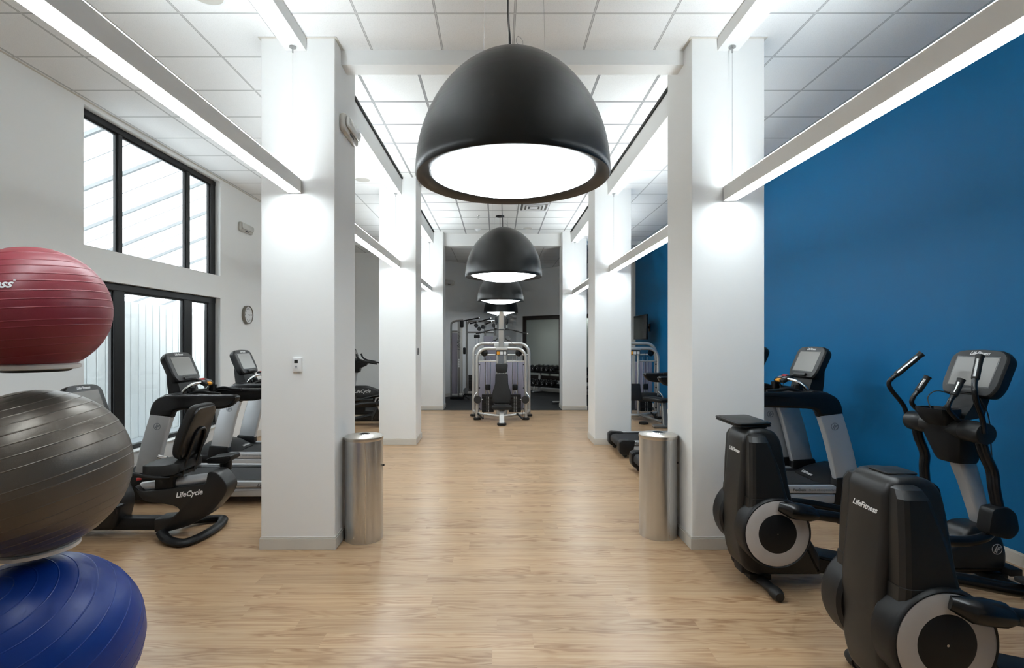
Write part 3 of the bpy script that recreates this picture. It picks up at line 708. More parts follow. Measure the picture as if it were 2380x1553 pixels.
# ------------------------------------------------------------------ elliptical cross trainers (front mast toward +x)
def elliptical(label):
    r = thing('elliptical_trainer', label, 'elliptical', group='elliptical cross trainers')
    prof = rp([(.16, .095), (.07, .13), (.03, .26), (.018, .45), (.022, .62), (.048, .86), (.056, 1.04), (.075, 1.085), (.11, 1.112), (.20, 1.120), (.285, 1.10), (.325, 1.05), (.345, .98), (.42, .55), (.62, .22), (.62, .095)], [.03, .05, .12, .12, .12, .12, .03, .03, .04, .06, .05, .05, .05, .3, .1, .02], 5)
    t = MB().prism(prof, 'xz', -.135, .135, .035, 4).build('housing', CASE, r)
    # narrowed neck plates either side of the back face
    MB().prism(rrect(.15, .15, .03), 'xy', 1.112, 1.1215, .004, M=Matrix.Translation((.19, 0, 0))).build('top_panel', CASE, r)
    text('lettering', 'LifeFitness', .038, (.0505, -.004, .95), (0, -1, 0), (.045, 0, 1), LOGO, t, shear=.35, bold=.001)
    for s in (-1, 1):
        # tapering shroud, lofted upward
        secs = []
        for z, xa, xb, y1, i in ((.46, .05, .40, .275, 0), (.655, .062, .335, .272, .0), (.657, .066, .330, .268, 0), (.85, .068, .280, .262, 0), (1.035, .074, .215, .246, 0), (1.072, .082, .203, .222, 0), (1.084, .10, .19, .195, 0), (1.088, .115, .175, .16, 0)):
            y0 = .09; y1 -= .04; c = .032
            sec = [(xa, y0), (xb, y0), (xb, y1-c), (xb-c*.4, y1-c*.25), (xb-c, y1), (xa+c, y1), (xa+c*.4, y1-c*.25), (xa, y1-c)]
            secs.append([(p[0], s*p[1], z) for p in sec])
        MB().loft(secs).build('shroud', CASE, r, 20)
        # drum, ring and hub disc
        Mw = Matrix.Translation((.235, s*.10, .43)) @ Matrix.Rotation(-s*PI/2, 4, 'X')
        MB(Mw).lathe([(0, 0), (.225, 0), (.240, .02), (.240, .128), (.236, .143), (.229, .150), (.223, .144), (0, .144)], 72).build('drum', BLK, r)
        w = MB(Mw).lathe([(.132, .144), (.132, .150), (.214, .150), (.220, .147), (.220, .144)], 72).build('ring', SILVG, r)
        MB(Mw).lathe([(0, .152), (.128, .152), (.136, .148), (.136, .144), (0, .144)], 56).build('hub_disc', BLK, r)
        MB(Mw).lathe([(0, .155), (.006, .155), (.006, .15), (0, .15)], 12).build('bolt', CHROME, r)
        # crank cover, pedal bar, pedal
        dz = 0 if s < 0 else -.12; y = s*.297
        m = MB(); m.tube([(.235, y-s*.035, .62+dz*.9), (.30, y, .605+dz*.9), (.34, y, .60+dz*.9), (.43, y, .585+dz), (.475, y, .57+dz)], [.03, .052, .056, .052, .03], 16); m.build('crank_cover', BLKG, r)
        MB().tube(sm([(.40, y, .59+dz), (.75, y, .535+dz*.6), (1.15, y, .43+dz*.3), (1.45, y, .40), (1.62, y+s*.0, .43), (1.71, y*.93, .50)], 6), .031, 14, flat=(.8, 1.15)).build('pedal_bar', BLKG, r)
        m = MB(); px_ = .88 if s < 0 else 1.30
        m.box((px_, s*.24, .49+dz*.3), (.38, .16, .03), .012); m.box((px_+.18, s*.24, .52+dz*.3), (.02, .16, .07), .008); m.build('pedal', BLKM, r)
        # front swing arm and joint
        m = MB(); m.prism(rp([(1.60, .46), (1.63, .63), (1.74, .645), (1.80, .60), (1.82, .48), (1.76, .42)], .035), 'xz', *sorted((s*.24, s*.345)), .02); m.build('arm_joint', BLK, r)
        MB().tube(sm([(1.62, s*.26, 1.08), (1.645, s*.265, .98), (1.695, s*.27, .86), (1.70, s*.28, .75), (1.72, s*.29, .60)], 7), .036, 14, flat=(.8, 1.1)).build('swing_arm', BLKG, r)
        # moving handle
        a = -.315 if s < 0 else .32
        if s < 0: P = [(1.60, a, 1.12), (1.585, a+.0, 1.22), (1.53, a-.02, 1.32), (1.51, a-.025, 1.40), (1.535, a+.0, 1.47), (1.62, a+.055, 1.62)]
        else: P = [(1.60, a, 1.12), (1.575, a+.005, 1.22), (1.49, a+.02, 1.34), (1.47, a+.025, 1.40), (1.505, a+.01, 1.455), (1.66, a-.045, 1.62)]
        hb = MB().tube(sm(P, 7), .0165, 12).build('moving_handle', BLKG, r)
        d = Vector(P[-1])-Vector(P[-2]); g0 = Vector(P[-2])+d*.05; g1 = Vector(P[-1])+d*.08
        MB().tube([g0, g0+d*.04, g1-d*.08, g1], [.019, .023, .023, .027], 14).build('grip', BLKM, hb)
        m = MB(); q = d.normalized(); sd = Vector((-.85, -.5, 0)).normalized()*.0125
        m.tube([g0+d*.10+sd, g1-d*.16+sd], .0135, 12); m.build('pulse_plate', CHROME, hb)
        # fixed inner handle
        Q = [(1.60, s*.15, 1.16), (1.555, s*.15, 1.20), (1.50, s*.155, 1.26), (1.51, s*.155, 1.31), (1.545, s*.15, 1.36), (1.60, s*.14, 1.45)]
        hf = MB().tube(sm(Q, 6), .016, 12).build('fixed_handle', BLKG, r)
        d = Vector(Q[-1])-Vector(Q[-2]); g0 = Vector(Q[-2])-d*.1; g1 = Vector(Q[-1])+d*.15
        MB().tube([g0, g0+d*.06, g1-d*.12, g1], [.019, .024, .023, .027], 14).build('grip', BLKM, hf)
        m = MB(); m.tube([g0+d*.25+sd*.9, g1-d*.25+sd*.9], .014, 12); m.build('pulse_plate', CHROME, hf)
    # base
    m = MB(); m.box((.95, 0, .115), (1.75, .13, .085), .02); m.prism(rp([(.55, .10), (.55, .24), (.75, .20), (.98, .155), (.98, .10)], .02), 'xz', -.11, .11, .02); m.build('base_rail', BLK, r)
    for x, dx in ((.21, 0), (1.93, .0)):
        m = MB(); m.tube([(x, -.30, .045), (x, .30, .045)], .034, 12); m.box((x, 0, .06), (.16, .16, .05), .015); m.build('stabilizer', BLK, r)
        for s in (-1, 1): MB().tube([(x, s*.25, .045), (x, s*.29, .043), (x, s*.325, .040)], [.042, .043, .03], 14).build('foot_cap', BLKM, r)
    b = MB().prism(rp([(1.30, .10), (1.97, .10), (1.985, .22), (1.95, .36), (1.86, .43), (1.70, .42), (1.62, .30), (1.45, .24), (1.32, .21)], [.02, .03, .04, .05, .05, .06, .08, .08, .04], 4), 'xz', -.105, .105, .04, 4).build('front_base', CASE, r)
    for s in (-1, 1): emblem(b, (1.895, s*.1052, .27), (-s, 0, 0), (0, 0, 1), .038, LOGOS)
    secs = []
    for z, x, hw, hy in ((.34, 1.90, .05, .04), (.50, 1.86, .054, .045), (.70, 1.80, .06, .05), (.88, 1.735, .066, .056), (.95, 1.71, .07, .058)):
        secs.append([(x+px*hw/.1, py*hy/.1, z) for px, py in rrect(.2, .2, .05, 3)])
    MB().loft(secs).build('mast', SILV, r)
    # head
    MB().cyl((1.62, -.31, 1.115), (1.62, .31, 1.115), .071, 40, .012).build('pivot_barrel', CASE, r)
    for s in (-1, 1): MB().cyl((1.62, s*.312, 1.115), (1.62, s*.155, 1.115), .0735, 40, .012).build('pivot_sleeve', CASE, r)
    secs = []
    for z, x, hw, hy in ((1.13, 1.64, .095, .165), (1.04, 1.66, .10, .16), (.95, 1.685, .10, .13), (.89, 1.70, .098, .105), (.865, 1.705, .088, .09)):
        secs.append([(x+px*hw/.1, py*hy/.1, z) for px, py in rrect(.2, .2, .06, 3)])
    MB().loft(secs).build('neck_shroud', BLK, r)
    secs = []
    for z, x, hw, hy in ((1.13, 1.60, .075, .09), (1.17, 1.575, .09, .11), (1.235, 1.56, .10, .125), (1.25, 1.56, .10, .125), (1.25, 1.56, .088, .112), (1.20, 1.56, .08, .10)):
        secs.append([(x+px*hw/.1, py*hy/.1, z) for px, py in rrect(.2, .2, .07, 3)])
    MB().loft(secs).build('tray', BLK, r)
    m = MB(); m.loft([[(x, -w, z), (x, w, z), (x+d, w, z+.03), (x+d, -w, z+.03)] for x, w, z, d in ((1.62, .13, 1.17, .16), (1.72, .10, 1.27, .12), (1.80, .09, 1.42, .10))]); m.build('console_neck', BLK, r)
    m = MB(); m.tube(sm([(1.745, .08, 1.335), (1.66, .12, 1.36), (1.60, .13, 1.31), (1.59, .09, 1.225)], 8), .004, 6); m.tube(sm([(1.78, -.10, 1.33), (1.82, -.12, 1.2), (1.86, -.10, .95), (1.9, -.08, .6)], 8), .004, 6); m.build('cable', BLACKCORD, r)
    console(r, 1.755, 1.345, 22, .44, .35)
    m = MB(); m.box((1.98, -.10, .125), (.09, .12, .05), .006); m.tube(sm([(2.02, -.14, .11), (2.10, -.2, .03), (2.22, -.15, .012), (2.30, -.05, .012)], 6), .005, 6); m.build('power_box', BLK, r)
    return r
E2 = relabel(elliptical(''), 'black elliptical trainer by the blue wall with a flat tray on its rear housing', (1.66, 3.70, 0), 0)
E2.scale = (.975, 1, 1)
relabel(copy_tree(E2), 'nearest black elliptical trainer in the right corner, its front out of frame', (1.70, 2.445, 0), 0)
relabel(copy_tree(E2), 'distant elliptical trainer facing left, glimpsed between the first and second left columns', (-1.955, 10.5, 0), PI)
tr = MB(Matrix.Translation((1.80, 3.76, 1.144)) @ Matrix.Rotation(math.radians(3), 4, 'X') @ Matrix.Rotation(math.radians(6), 4, 'Z'))
tr.prism(rrect(.262, .31, .03), 'xy', -.012, -.001, .004); tr.prism(rrect(.268, .316, .035), 'xy', .001, .016, .007)
tr = tr.build('tray', BLKG); tag(tr, 'flat black tray lying on the rear housing of the far right elliptical', 'tray')
MB(Matrix.Translation((1.80, 3.76, 1.144)) @ Matrix.Rotation(math.radians(3), 4, 'X') @ Matrix.Rotation(math.radians(6), 4, 'Z')).prism(rrect(.225, .272, .02), 'xy', .0155, .0175, .001).build('top_panel', GREYP, tr)

# ------------------------------------------------------------------ recumbent bike (rider faces -x)
r = thing('recumbent_bike', 'black recumbent bike behind the exercise balls, facing the window', 'exercise bike', (-2.95, 4.6, 0))
body = [(-.247, .461), (-.222, .391), (-.159, .31), (.019, .296), (.12, .272), (.158, .24), (.082, .17), (-.07, .157), (-.07, .045), (.02, .043), (.222, .094), (.411, .195), (.538, .347), (.579, .436), (.538, .511), (.475, .575), (.40, .575), (.38, .47), (-.18, .40)]
b = MB().prism(rp(body, [.03, .04, .05, .05, .05, .03, .05, .0, 0, .02, .08, .08, .06, .05, .04, .03, .02, .02, .02], 4), 'xz', -.095, .095, .009, 3).build('frame_cover', CASE, r)
text('lettering', 'LifeCycle', .064, (.235, -.0957, .385), (1, 0, .14), (-.14, 0, 1), LOGO, b, shear=.35, bold=.0015)
MB().tube([(-.235, 0, .416), (.42, 0, .507)], .047, 20).build('seat_rail', SILV, r)
MB().prism(rp([(-.085, .38), (.09, .40), (.085, .55), (-.08, .55)], .015), 'xz', -.075, .075, .01).build('seat_carriage', BLK, r)
m = MB(); m.b2((-1.02, -.055, .045), (-.04, .055, .155), .015); m.build('floor_rail', BLK, r)
loop = sm([(.02, -.13, .055), (.14, -.24, .04), (.30, -.30, .034), (.37, -.20, .034), (.395, 0, .034), (.37, .20, .034), (.30, .30, .034), (.14, .24, .04), (.02, .13, .055)], 6)
MB().tube(loop, .033, 14, flat=(1.35, .95)).build('rear_foot', BLK, r)
# seat
secs = []
for x, hw, z0, z1 in ((-.155, .10, .60, .635), (-.13, .155, .575, .655), (-.05, .20, .56, .668), (.08, .215, .565, .675), (.17, .20, .575, .69), (.20, .17, .60, .67)):
    secs.append([(x, y*hw/.1, (z0+z1)/2+zz*(z1-z0)) for y, zz in rp([(-.1, -.5), (.1, -.5), (.1, .35), (.04, .5), (-.04, .5), (-.1, .35)], .03, 3)])
MB().loft(secs).build('seat', BLKM, r, 50)
MB().prism(rrect(.30, .30, .05), 'xy', .545, .572, .006, M=Matrix.Translation((.03, 0, 0))).build('seat_pan', BLK, r)
# backrest: local up leaning back toward +x
bm_ = Matrix.Translation((.155, 0, .69)) @ Matrix.Rotation(math.radians(19), 4, 'Y')
outl = rp([(-.15, 0), (.15, 0), (.205, .13), (.20, .30), (.165, .50), (-.165, .50), (-.20, .30), (-.205, .13)], [.06, .06, .08, .1, .07, .07, .1, .08], 4)
def bsec(sc, x): return [(x+.02*(p[1]-.25)**2*4, p[0]*sc, .25+(p[1]-.25)*sc) for p in outl]
MB(bm_).loft([bsec(.86, -.055), bsec(.96, -.045), bsec(1, -.02), bsec(1, .012), bsec(.93, .022)]).build('backrest', BLKM, r, 50)
MB(bm_).loft([bsec(.95, .020), bsec(.93, .034), bsec(.80, .042)]).build('backrest_shell', BLKG, r, 50)
m = MB(bm_); m.tube(sm([(.06, -.085, -.14), (.058, -.085, .05), (.056, -.075, .22), (.054, -.045, .275), (.054, 0, .29), (.054, .045, .275), (.056, .075, .22), (.058, .085, .05), (.06, .085, -.14)], 5), .014, 10); m.build('backrest_bracket', BLKG, r)
m = MB(); m.prism(rp([(.26, .63), (.30, .655), (.50, .675), (.50, .63), (.44, .60), (.28, .60)], .015), 'xz', .10, .28, .012); m.lathe([(.042, .52), (.050, .53), (.054, .655), (.046, .655), (.042, .53), (.042, .52)], 28, Matrix.Translation((.41, .19, 0))); m.build('cup_holder', BLK, r)
for s in (-1, 1):
    h_ = MB().tube(sm([(.12, s*.18, .55), (.0, s*.25, .57), (-.14, s*.265, .60), (-.25, s*.265, .625)], 5), .016, 10).build('side_handle', BLK, r)
    MB().tube([(-.19, s*.265, .612), (-.27, s*.265, .63)], .019, 12).build('grip', CHROME, h_)
MB().tube([(-.13, -.17, .54), (-.16, -.19, .535)], .013, 10).build('seat_lever', RED, r)
hs = rp([(-1.12, .06), (-.42, .06), (-.36, .30), (-.45, .52), (-.68, .74), (-.90, .76), (-1.08, .62), (-1.16, .35)], .07)
MB().prism(hs, 'xz', -.12, .12, .04, 4).build('front_housing', CASE, r)
for s in (-1, 1):
    MB().cyl((-.60, s*.12, .42), (-.60, s*.15, .42), .05, 24, .006).build('crank_hub', SILV, r)
    m = MB(); e = (-.46, .32) if s < 0 else (-.74, .52); m.tube([(-.60, s*.16, .42), (e[0], s*.17, e[1])], .016, 10); c = m.build('crank', SILV, r)
    m = MB(); m.box((e[0]+.10, s*.24, e[1]), (.22, .11, .03), .01); m.tube([(e[0]+.12, s*.19, e[1]), (e[0]+.12, s*.19, e[1]-.08)], .008, 6); m.build('pedal', BLK, c)
m = MB(); m.loft([[(x+px, py, z) for px, py in rrect(.12, .14, .03, 2)] for x, z in ((-.86, .70), (-.78, .95), (-.70, 1.12))]); m.build('console_mast', BLK, r)
m = MB(); m.tube([(-1.02, -.28, .045), (-1.02, .28, .045)], .038, 12); m.build('front_foot', BLK, r)
# console faces the rider (+x): build facing -x and turn it
cr = console(r, .66, 1.00, 20, .43, .36)
for o in [cr]+list(cr.children):
    o.data.transform(Matrix.Rotation(PI, 4, 'Z'))

# ------------------------------------------------------------------ upright bike beyond the first left column (rider faces -x)
r = thing('upright_bike', 'black upright exercise bike glimpsed between the first and second left columns', 'exercise bike', (-2.80, 11.6, 0))
b = MB().prism(rp([(-.62, .30), (-.60, .62), (-.50, .70), (-.15, .70), (.15, .60), (.42, .56), (.45, .40), (.20, .24), (-.35, .20)], .06, 4), 'xz', -.10, .10, .04, 4).build('housing', CASE, r)
text('lettering', 'LifeCycle', .10, (-.24, -.1005, .58), (1, 0, .03), (-.03, 0, 1), LOGO, b, shear=.35, bold=.001)
m = MB(); m.loft([[(x+px, py, z) for px, py in rrect(.13, .12, .03, 2)] for x, z in ((-.50, .62), (-.43, 1.02))]); m.build('mast', SILV, r)
m = MB(); m.prism(rp([(-.52, 1.0), (-.32, 1.0), (-.30, 1.10), (-.18, 1.15), (-.10, 1.24), (-.40, 1.32), (-.56, 1.30)], .03), 'xz', -.10, .10, .02); m.build('console_base', BLK, r)
for s in (-1, 1):
    MB().tube(sm([(-.33, s*.12, 1.24), (-.12, s*.2, 1.24), (.02, s*.22, 1.22), (.12, s*.22, 1.205)], 5), .019, 10).build('handlebar', BLKM, r)
    MB().tube(sm([(-.02, s*.22, 1.235), (-.20, s*.22, 1.27), (-.30, s*.21, 1.33), (-.34, s*.2, 1.42)], 5), .02, 10).build('aero_bar', BLKM, r)
    MB().cyl((.10, s*.10, .47), (.10, s*.15, .47), .05, 24, .006).build('crank_hub', SILVG, r)
    q = (.06, .32) if s < 0 else (.14, .62)
    m = MB(); m.tube([(.10, s*.16, .47), (q[0], s*.17, q[1])], .017, 10); c = m.build('crank', SILV, r); MB().box((q[0], s*.23, q[1]), (.10, .11, .03), .008).build('pedal', BLK, c)
m = MB(); m.b2((-.70, -.06, .05), (.62, .06, .14), .015); m.b2((-.45, -.07, .1), (-.2, .07, .25), .02); m.b2((.1, -.07, .1), (.4, .07, .28), .02); m.build('base_rail', BLK, r)
for x in (-.66, .60): MB().tube([(x, -.27, .045), (x, .27, .045)], .038, 12).build('stabilizer', BLK, r)
MB().prism(rp([(.25, .50), (.42, .50), (.50, .86), (.40, .88)], .02), 'xz', -.05, .05, .015).build('seat_post', BLK, r)
MB().loft([[(x, y*w/.1, .90+zz) for y, zz in ((-.1, -.04), (.1, -.04), (.1, .02), (.05, .05), (-.05, .05), (-.1, .02))] for x, w in ((.22, .03), (.34, .06), (.48, .12), (.60, .12))]).build('seat', BLKM, r, 50)
cr = console(r, .36, 1.27, 20, .40, .30)
for o in [cr]+list(cr.children): o.data.transform(Matrix.Rotation(PI, 4, 'Z'))

# ------------------------------------------------------------------ multi gym stations
def arch(y, hw, top, z0, rad=.22):
    pts = []
    for s in (-1, 1):
        seg = [(s*hw, y, z0), (s*hw, y, top-rad)]+[(s*(hw-rad+rad*math.cos(a)), y, top-rad+rad*math.sin(a)) for a in [PI/2*k/7 for k in range(1, 8)]]
        pts += seg if s < 0 else seg[::-1]
    return pts
def weight_stack(r, x, y):
    m = MB(); n = 15; z0 = .15; h = .026
    for i in range(n): m.b2((x-.13, y-.07, z0+i*h), (x+.13, y+.07, z0+i*h+h-.003), .002, 1)
    st = m.build('weight_stack', IRON, r)
    m = MB()
    for i in range(n-1):
        for dx in (-.022, .022): m.b2((x+dx-.007, y-.0715, z0+i*h+.007), (x+dx+.007, y-.0695, z0+i*h+.018))
    m.build('plate_labels', LOGO, st)
    m = MB(); m.prism(rrect(.115, .13, .03), 'xz', y-.03, y+.03, .006, M=Matrix.Translation((x, 0, .69))); m.build('pulley_carriage', BLK, r)
    m = MB(); m.tube([(x-.04, y, .545), (x-.015, y, .63)], .010, 6); m.tube([(x+.04, y, .545), (x+.015, y, .63)], .010, 6); m.build('carriage_yoke', TUBE, r)
    for dx in (-.055, .055): MB().cyl((x+dx, y, .14), (x+dx, y, 1.36), .010, 10).build('guide_rod', CHROME, r)
    MB().cyl((x, y, .7), (x, y, 1.45), .003, 6).build('cable', BLACKCORD, r)
def gym(label, tower, loc, rz):
    r = thing('multi_gym', label, 'weight machine', loc, rz, 'weight stations')
    MB().tube(arch(-.04, .53, 1.55, .05), .035, 14).build('front_arch', TUBE, r)
    MB().tube(arch(.46, .63, 1.655, .05), .036, 14).build('rear_arch', TUBE, r)
    for x, y, s in ((-.53, -.04, .078), (.53, -.04, .078), (-.63, .46, .075), (.63, .46, .075), (0, -.78, .092)):
        MB().lathe([(0, .003), (s, .003), (s+.004, .02), (s, .045), (s*.6, .052), (0, .052)], 28, Matrix.Translation((x, y, 0))).build('foot_pad', BLKM, r)
    MB().tube(sm([(-.53, -.04, .14), (-.1, -.16, .10), (0, -.18, .095), (.1, -.16, .10), (.53, -.04, .14)], 5), .030, 12).build('base_bar', TUBE, r)
    for s in (-1, 1):
        MB().cyl((s*.53, -.04, .13), (s*.63, .46, .13), .026, 12).build('base_bar', TUBE, r)
        MB().cyl((s*.53, -.04, 1.27), (s*.10, -.06, 1.27), .017, 12).build('cross_bar', TUBE, r)
        MB().cyl((s*.60, .44, 1.40), (s*.14, .44, 1.40), .018, 12).build('cross_bar', TUBE, r)
        MB().tube([(s*.085, -.06, .10), (s*.085, -.06, 1.52)], .030, 14).build('centre_post', TUBE, r)
        m = MB(); m.b2(((.13 if s > 0 else -.52), .36, .16), ((.52 if s > 0 else -.13), .375, 1.24), .004); m.build('shroud_panel', LAV, r)
        weight_stack(r, s*.30, .12)
        c = MB(Matrix.Translation((s*.375, -.02, 1.455)) @ Matrix.Rotation(s*.35, 4, 'Z')).lathe([(0, -.02), (.06, -.02), (.075, -.012), (.078, 0), (.075, .012), (.06, .02), (0, .02)], 28, Matrix.Rotation(PI/2, 4, 'X')).build('pulley', BLKG, r)
        m = MB(); m.tube([(s*.46, -.03, 1.50), (s*.52, -.04, 1.36)], .018, 8); m.tube([(s*.34, .0, 1.53), (s*.37, -.02, 1.45)], .016, 8); m.build('pulley_arm', TUBE, r)
        MB().cyl((s*.44, -.04, 1.44), (s*.50, -.1, .50), .003, 6).build('cable', BLACKCORD, r)
        MB(Matrix.Translation((s*.515, -.13, .445))).lathe([(0, -.022), (.07, -.02), (.082, -.01), (.084, 0), (.08, .016), (0, .018)], 28, Matrix.Rotation(PI/2, 4, 'X')).build('swivel_pulley', GREYP, r)
        m = MB(); m.tube(sm([(s*.53, -.08, .60), (s*.59, -.12, .52), (s*.60, -.12, .44), (s*.55, -.08, .34)], 4), .014, 8); m.cyl((s*.40, -.12, .45), (s*.46, -.12, .44), .012, 8); m.build('swivel_arm', TUBE, r)
        hx = -.44 if s < 0 else .40
        hd = MB().cyl((hx-.07, -.17, .155), (hx+.05, -.24, .05), .021, 12, .004).build('handle', BLKM, r)
        m = MB(); m.tube([(hx-.07, -.17, .155), (hx-.02, -.14, .44)], .004, 6); m.tube([(hx+.05, -.24, .05), (hx+.065, -.15, .43)], .004, 6); m.build('strap', BLACKCORD, hd)
        for z in (1.20, .69, .24): MB().cyl((s*.47, -.03, z), (s*.53, -.04, z), .014, 10).build('bracket', BLK, r)
    MB().b2((-.13, -.10, 1.505), (.13, -.01, 1.585), .015).build('header', TUBE, r)
    pl = MB(); pl.b2((-.115, -.108, 1.405), (.115, -.098, 1.515), .004); pl = pl.build('placard', BLK, r)
    for k, ma in ((-1, ORANGE), (0, PVC), (1, PVC)): MB().b2((k*.072-.03, -.1095, 1.42), (k*.072+.03, -.1075, 1.485)).build('picture_panel', ma, pl)
    if tower:
        secs = []
        for z, y, hw, hy in ((1.45, .30, .062, .06), (1.9, .27, .060, .06), (2.22, .23, .058, .065), (2.33, .19, .054, .075), (2.36, .15, .042, .06)):
            secs.append([(px*hw/.1, y+py*hy/.1, z) for px, py in rrect(.2, .2, .05, 3)])
        MB().loft(secs).build('tower_mast', TUBE, r)
        MB().b2((-.165, .41, 1.54), (.165, .51, 1.66), .015).build('rear_header', TUBE, r)
        for s in (-1, 1):
            m = MB(); m.tube([(s*.05, .16, 2.29), (s*.105, .10, 2.27)], .014, 8); m.build('pulley_arm', TUBE, r)
            MB(Matrix.Translation((s*.115, .06, 2.165)) @ Matrix.Scale(1, 4)).loft([[(px*w, py*.03/.1*1.0, z) for px, py in rrect(.2, .2, .06, 2)] for z, w in ((-.095, .14), (-.05, .34), (.03, .36), (.075, .18))]).build('pulley_block', BLKG, r)
            MB().cyl((s*.12, .06, 2.07), (s*.12, .06, 1.99), .010, 8).build('clip', CHROME, r)
            MB().prism([(-.05, 1.955), (.05, 1.955), (.025, 2.0), (-.025, 2.0)], 'xz', .045, .075, .003, M=Matrix.Translation((s*.125, 0, 0))).build('bar_bracket', BLKG, r)
            b_ = MB().tube(sm([(0, .06, 1.962), (s*.15, .06, 1.962), (s*.24, .06, 1.955), (s*.42, .06, 1.905), (s*.57, .06, 1.875)], 5), .015, 10).build('lat_bar', BLK, r)
            MB().cyl((s*.565, .06, 1.876), (s*.585, .06, 1.87), .017, 12, .003).build('bar_end', CHROME, b_)
            MB(Matrix.Translation((s*.135, .12, 1.775)) @ Matrix.Rotation(s*.7, 4, 'Z') @ Matrix.Rotation(-.5, 4, 'X')).lathe([(0, -.018), (.06, -.018), (.068, 0), (.06, .018), (0, .018)], 28, Matrix.Rotation(PI/2, 4, 'X')).build('tower_pulley', GREYP, r)
            MB().cyl((s*.16, .12, 1.74), (s*.27, .30, 1.64), .003, 6).build('cable', BLACKCORD, r)
        # bench with head pad, back pad and seat
        M = Matrix.Translation((0, -.34, .40)) @ Matrix.Rotation(math.radians(-7), 4, 'X')
        MB(M).prism(rp([(-.115, .64), (.115, .64), (.135, .84), (-.135, .84)], .05), 'xz', -.035, .04, .022, 3).build('head_pad', BLKM, r)
        MB(M).prism(rp([(-.17, -.02), (.17, -.02), (.205, .10), (.195, .24), (.14, .38), (.132, .62), (-.132, .62), (-.14, .38), (-.195, .24), (-.205, .10)], [.06, .06, .06, .08, .08, .03, .03, .08, .08, .06]), 'xz', -.045, .04, .025, 3).build('back_pad', BLKM, r)
        MB(M).b2((-.03, .04, .0), (.03, .07, .8)).build('pad_support', TUBE, r)
        secs = []
        for x, z0, z1 in ((-.205, -.012, .02), (-.17, -.04, .03), (-.05, -.055, .045), (.05, -.055, .045), (.17, -.04, .03), (.205, -.012, .02)):
            secs.append([(x, y, .335+z) for y, z in rp([(-.62, z0), (-.34, z0), (-.34, z1), (-.62, z1)], .02, 2)])
        MB().loft(secs).build('seat', BLKM, r, 50)
        m = MB(); m.loft([[(px, y+py, z) for px, py in rrect(.105, .06, .01, 1)] for y, z in ((-.50, .30), (-.78, .05))]); p = m.build('seat_post', TUBE, r)
        m = MB(); 
        for k in range(4): m.cyl((0, -.60-.045*k, .215-.04*k-.02), (0, -.64-.045*k, .215-.04*k-.05+.03), .012, 10)
        m.build('adjust_holes', BLKG, p)
        MB().tube([(0, -.06, .12), (0, -.75, .07)], .025, 10).build('floor_bar', TUBE, r)
    else:
        M = Matrix.Translation((0, 0, 0))
        m = MB(); m.prism(rrect(.30, .62, .09), 'xy', .50, .57, .025, 3, M=Matrix.Translation((.20, -1.0, 0)) @ Matrix.Rotation(math.radians(20), 4, 'Z')); m.build('bench_pad', BLKM, r)
        m = MB(); m.loft([[(.30+px, y+py, z) for px, py in rrect(.10, .10, .015, 1)] for y, z in ((-1.12, .51), (-1.22, .05))]); m.b2((.05, -1.30, .01), (.5, -1.16, .06), .015); m.tube([(.26, -1.16, .10), (.1, -.15, .10)], .028, 10); m.build('bench_post', TUBED, r)
        m = MB(Matrix.Translation((-.12, -.38, .62)) @ Matrix.Rotation(math.radians(-14), 4, 'X')); m.prism(rrect(.34, .36, .03), 'xz', -.03, .03, .015); m.build('back_pad', BLKM, r)
        m = MB(); m.b2((.02, -.4, .42), (.40, -.22, .60), .01); m.build('leg_pad', BLKM, r)
    return r
gym('tall chrome multi gym with lat tower and black bench at the end of the aisle', True, (.09, 11.2, 0), 0)
gym('low multi gym with black bench beside the blue wall, seen past the right columns', False, (3.02, 11.35, 0), 0)

# ------------------------------------------------------------------ cable crossover in the back room
r = thing('cable_crossover', 'tall cable crossover machine with pull-up handles in the back room', 'weight machine', (-.70, 15.0, 0))
MB().b2((-.64, .0, .16), (-.47, .02, 1.94), .004).build('shroud_panel', LAV, r)
MB().tube(sm([(-.655, .01, .06), (-.655, .01, 1.2), (-.655, .01, 2.12), (-.62, .01, 2.24), (-.52, .0, 2.29), (-.30, -.02, 2.31)], 5), .028, 12).build('side_arch', TUBED, r)
MB().cyl((-.65, .01, 1.98), (-.47, .01, 1.98), .03, 12).build('cross_bar', TUBED, r)
mt = MB().b2((-.46, -.06, .05), (-.385, .02, 2.27), .008).build('mast', TUBED, r)
text('lettering', 'LifeFitness', .13, (-.422, -.0605, 1.70), (.0, 0, 1), (-1, 0, 0), LOGOD, mt, shear=.3, bold=.001)
m = MB()
for k in range(5): m.b2((-.445, -.062, .94+k*.05), (-.40, -.060, .98+k*.05))
m.build('number_sticker', LOGO, mt)
MB().b2((-.37, -.09, .05), (-.315, .0, 2.22), .008).build('mast', TUBE, r)
m = MB(); m.prism(rrect(.075, .20, .03), 'xz', -.13, -.09, .008, M=Matrix.Translation((-.26, 0, 1.42))); m.build('pulley_carriage', BLK, r)
MB(Matrix.Translation((-.33, -.1, 2.20))).prism(rrect(.10, .2, .03), 'xz', -.03, .03, .01).build('top_pulley', BLK, r)
MB().tube(sm([(-.20, .06, .06), (-.20, .06, 2.1), (-.185, .06, 2.2), (-.12, .06, 2.27), (0, .06, 2.285), (.55, .06, 2.285), (.66, .06, 2.28)], 5), .030, 12).build('frame_arch', TUBED, r)
for x in (.34, .62): MB().cyl((x, .06, .06), (x, .06, 2.27), .028, 12).build('leg', TUBED, r)
MB().cyl((-.2, .06, 1.96), (.62, .06, 1.96), .024, 12).build('cross_bar', TUBED, r)
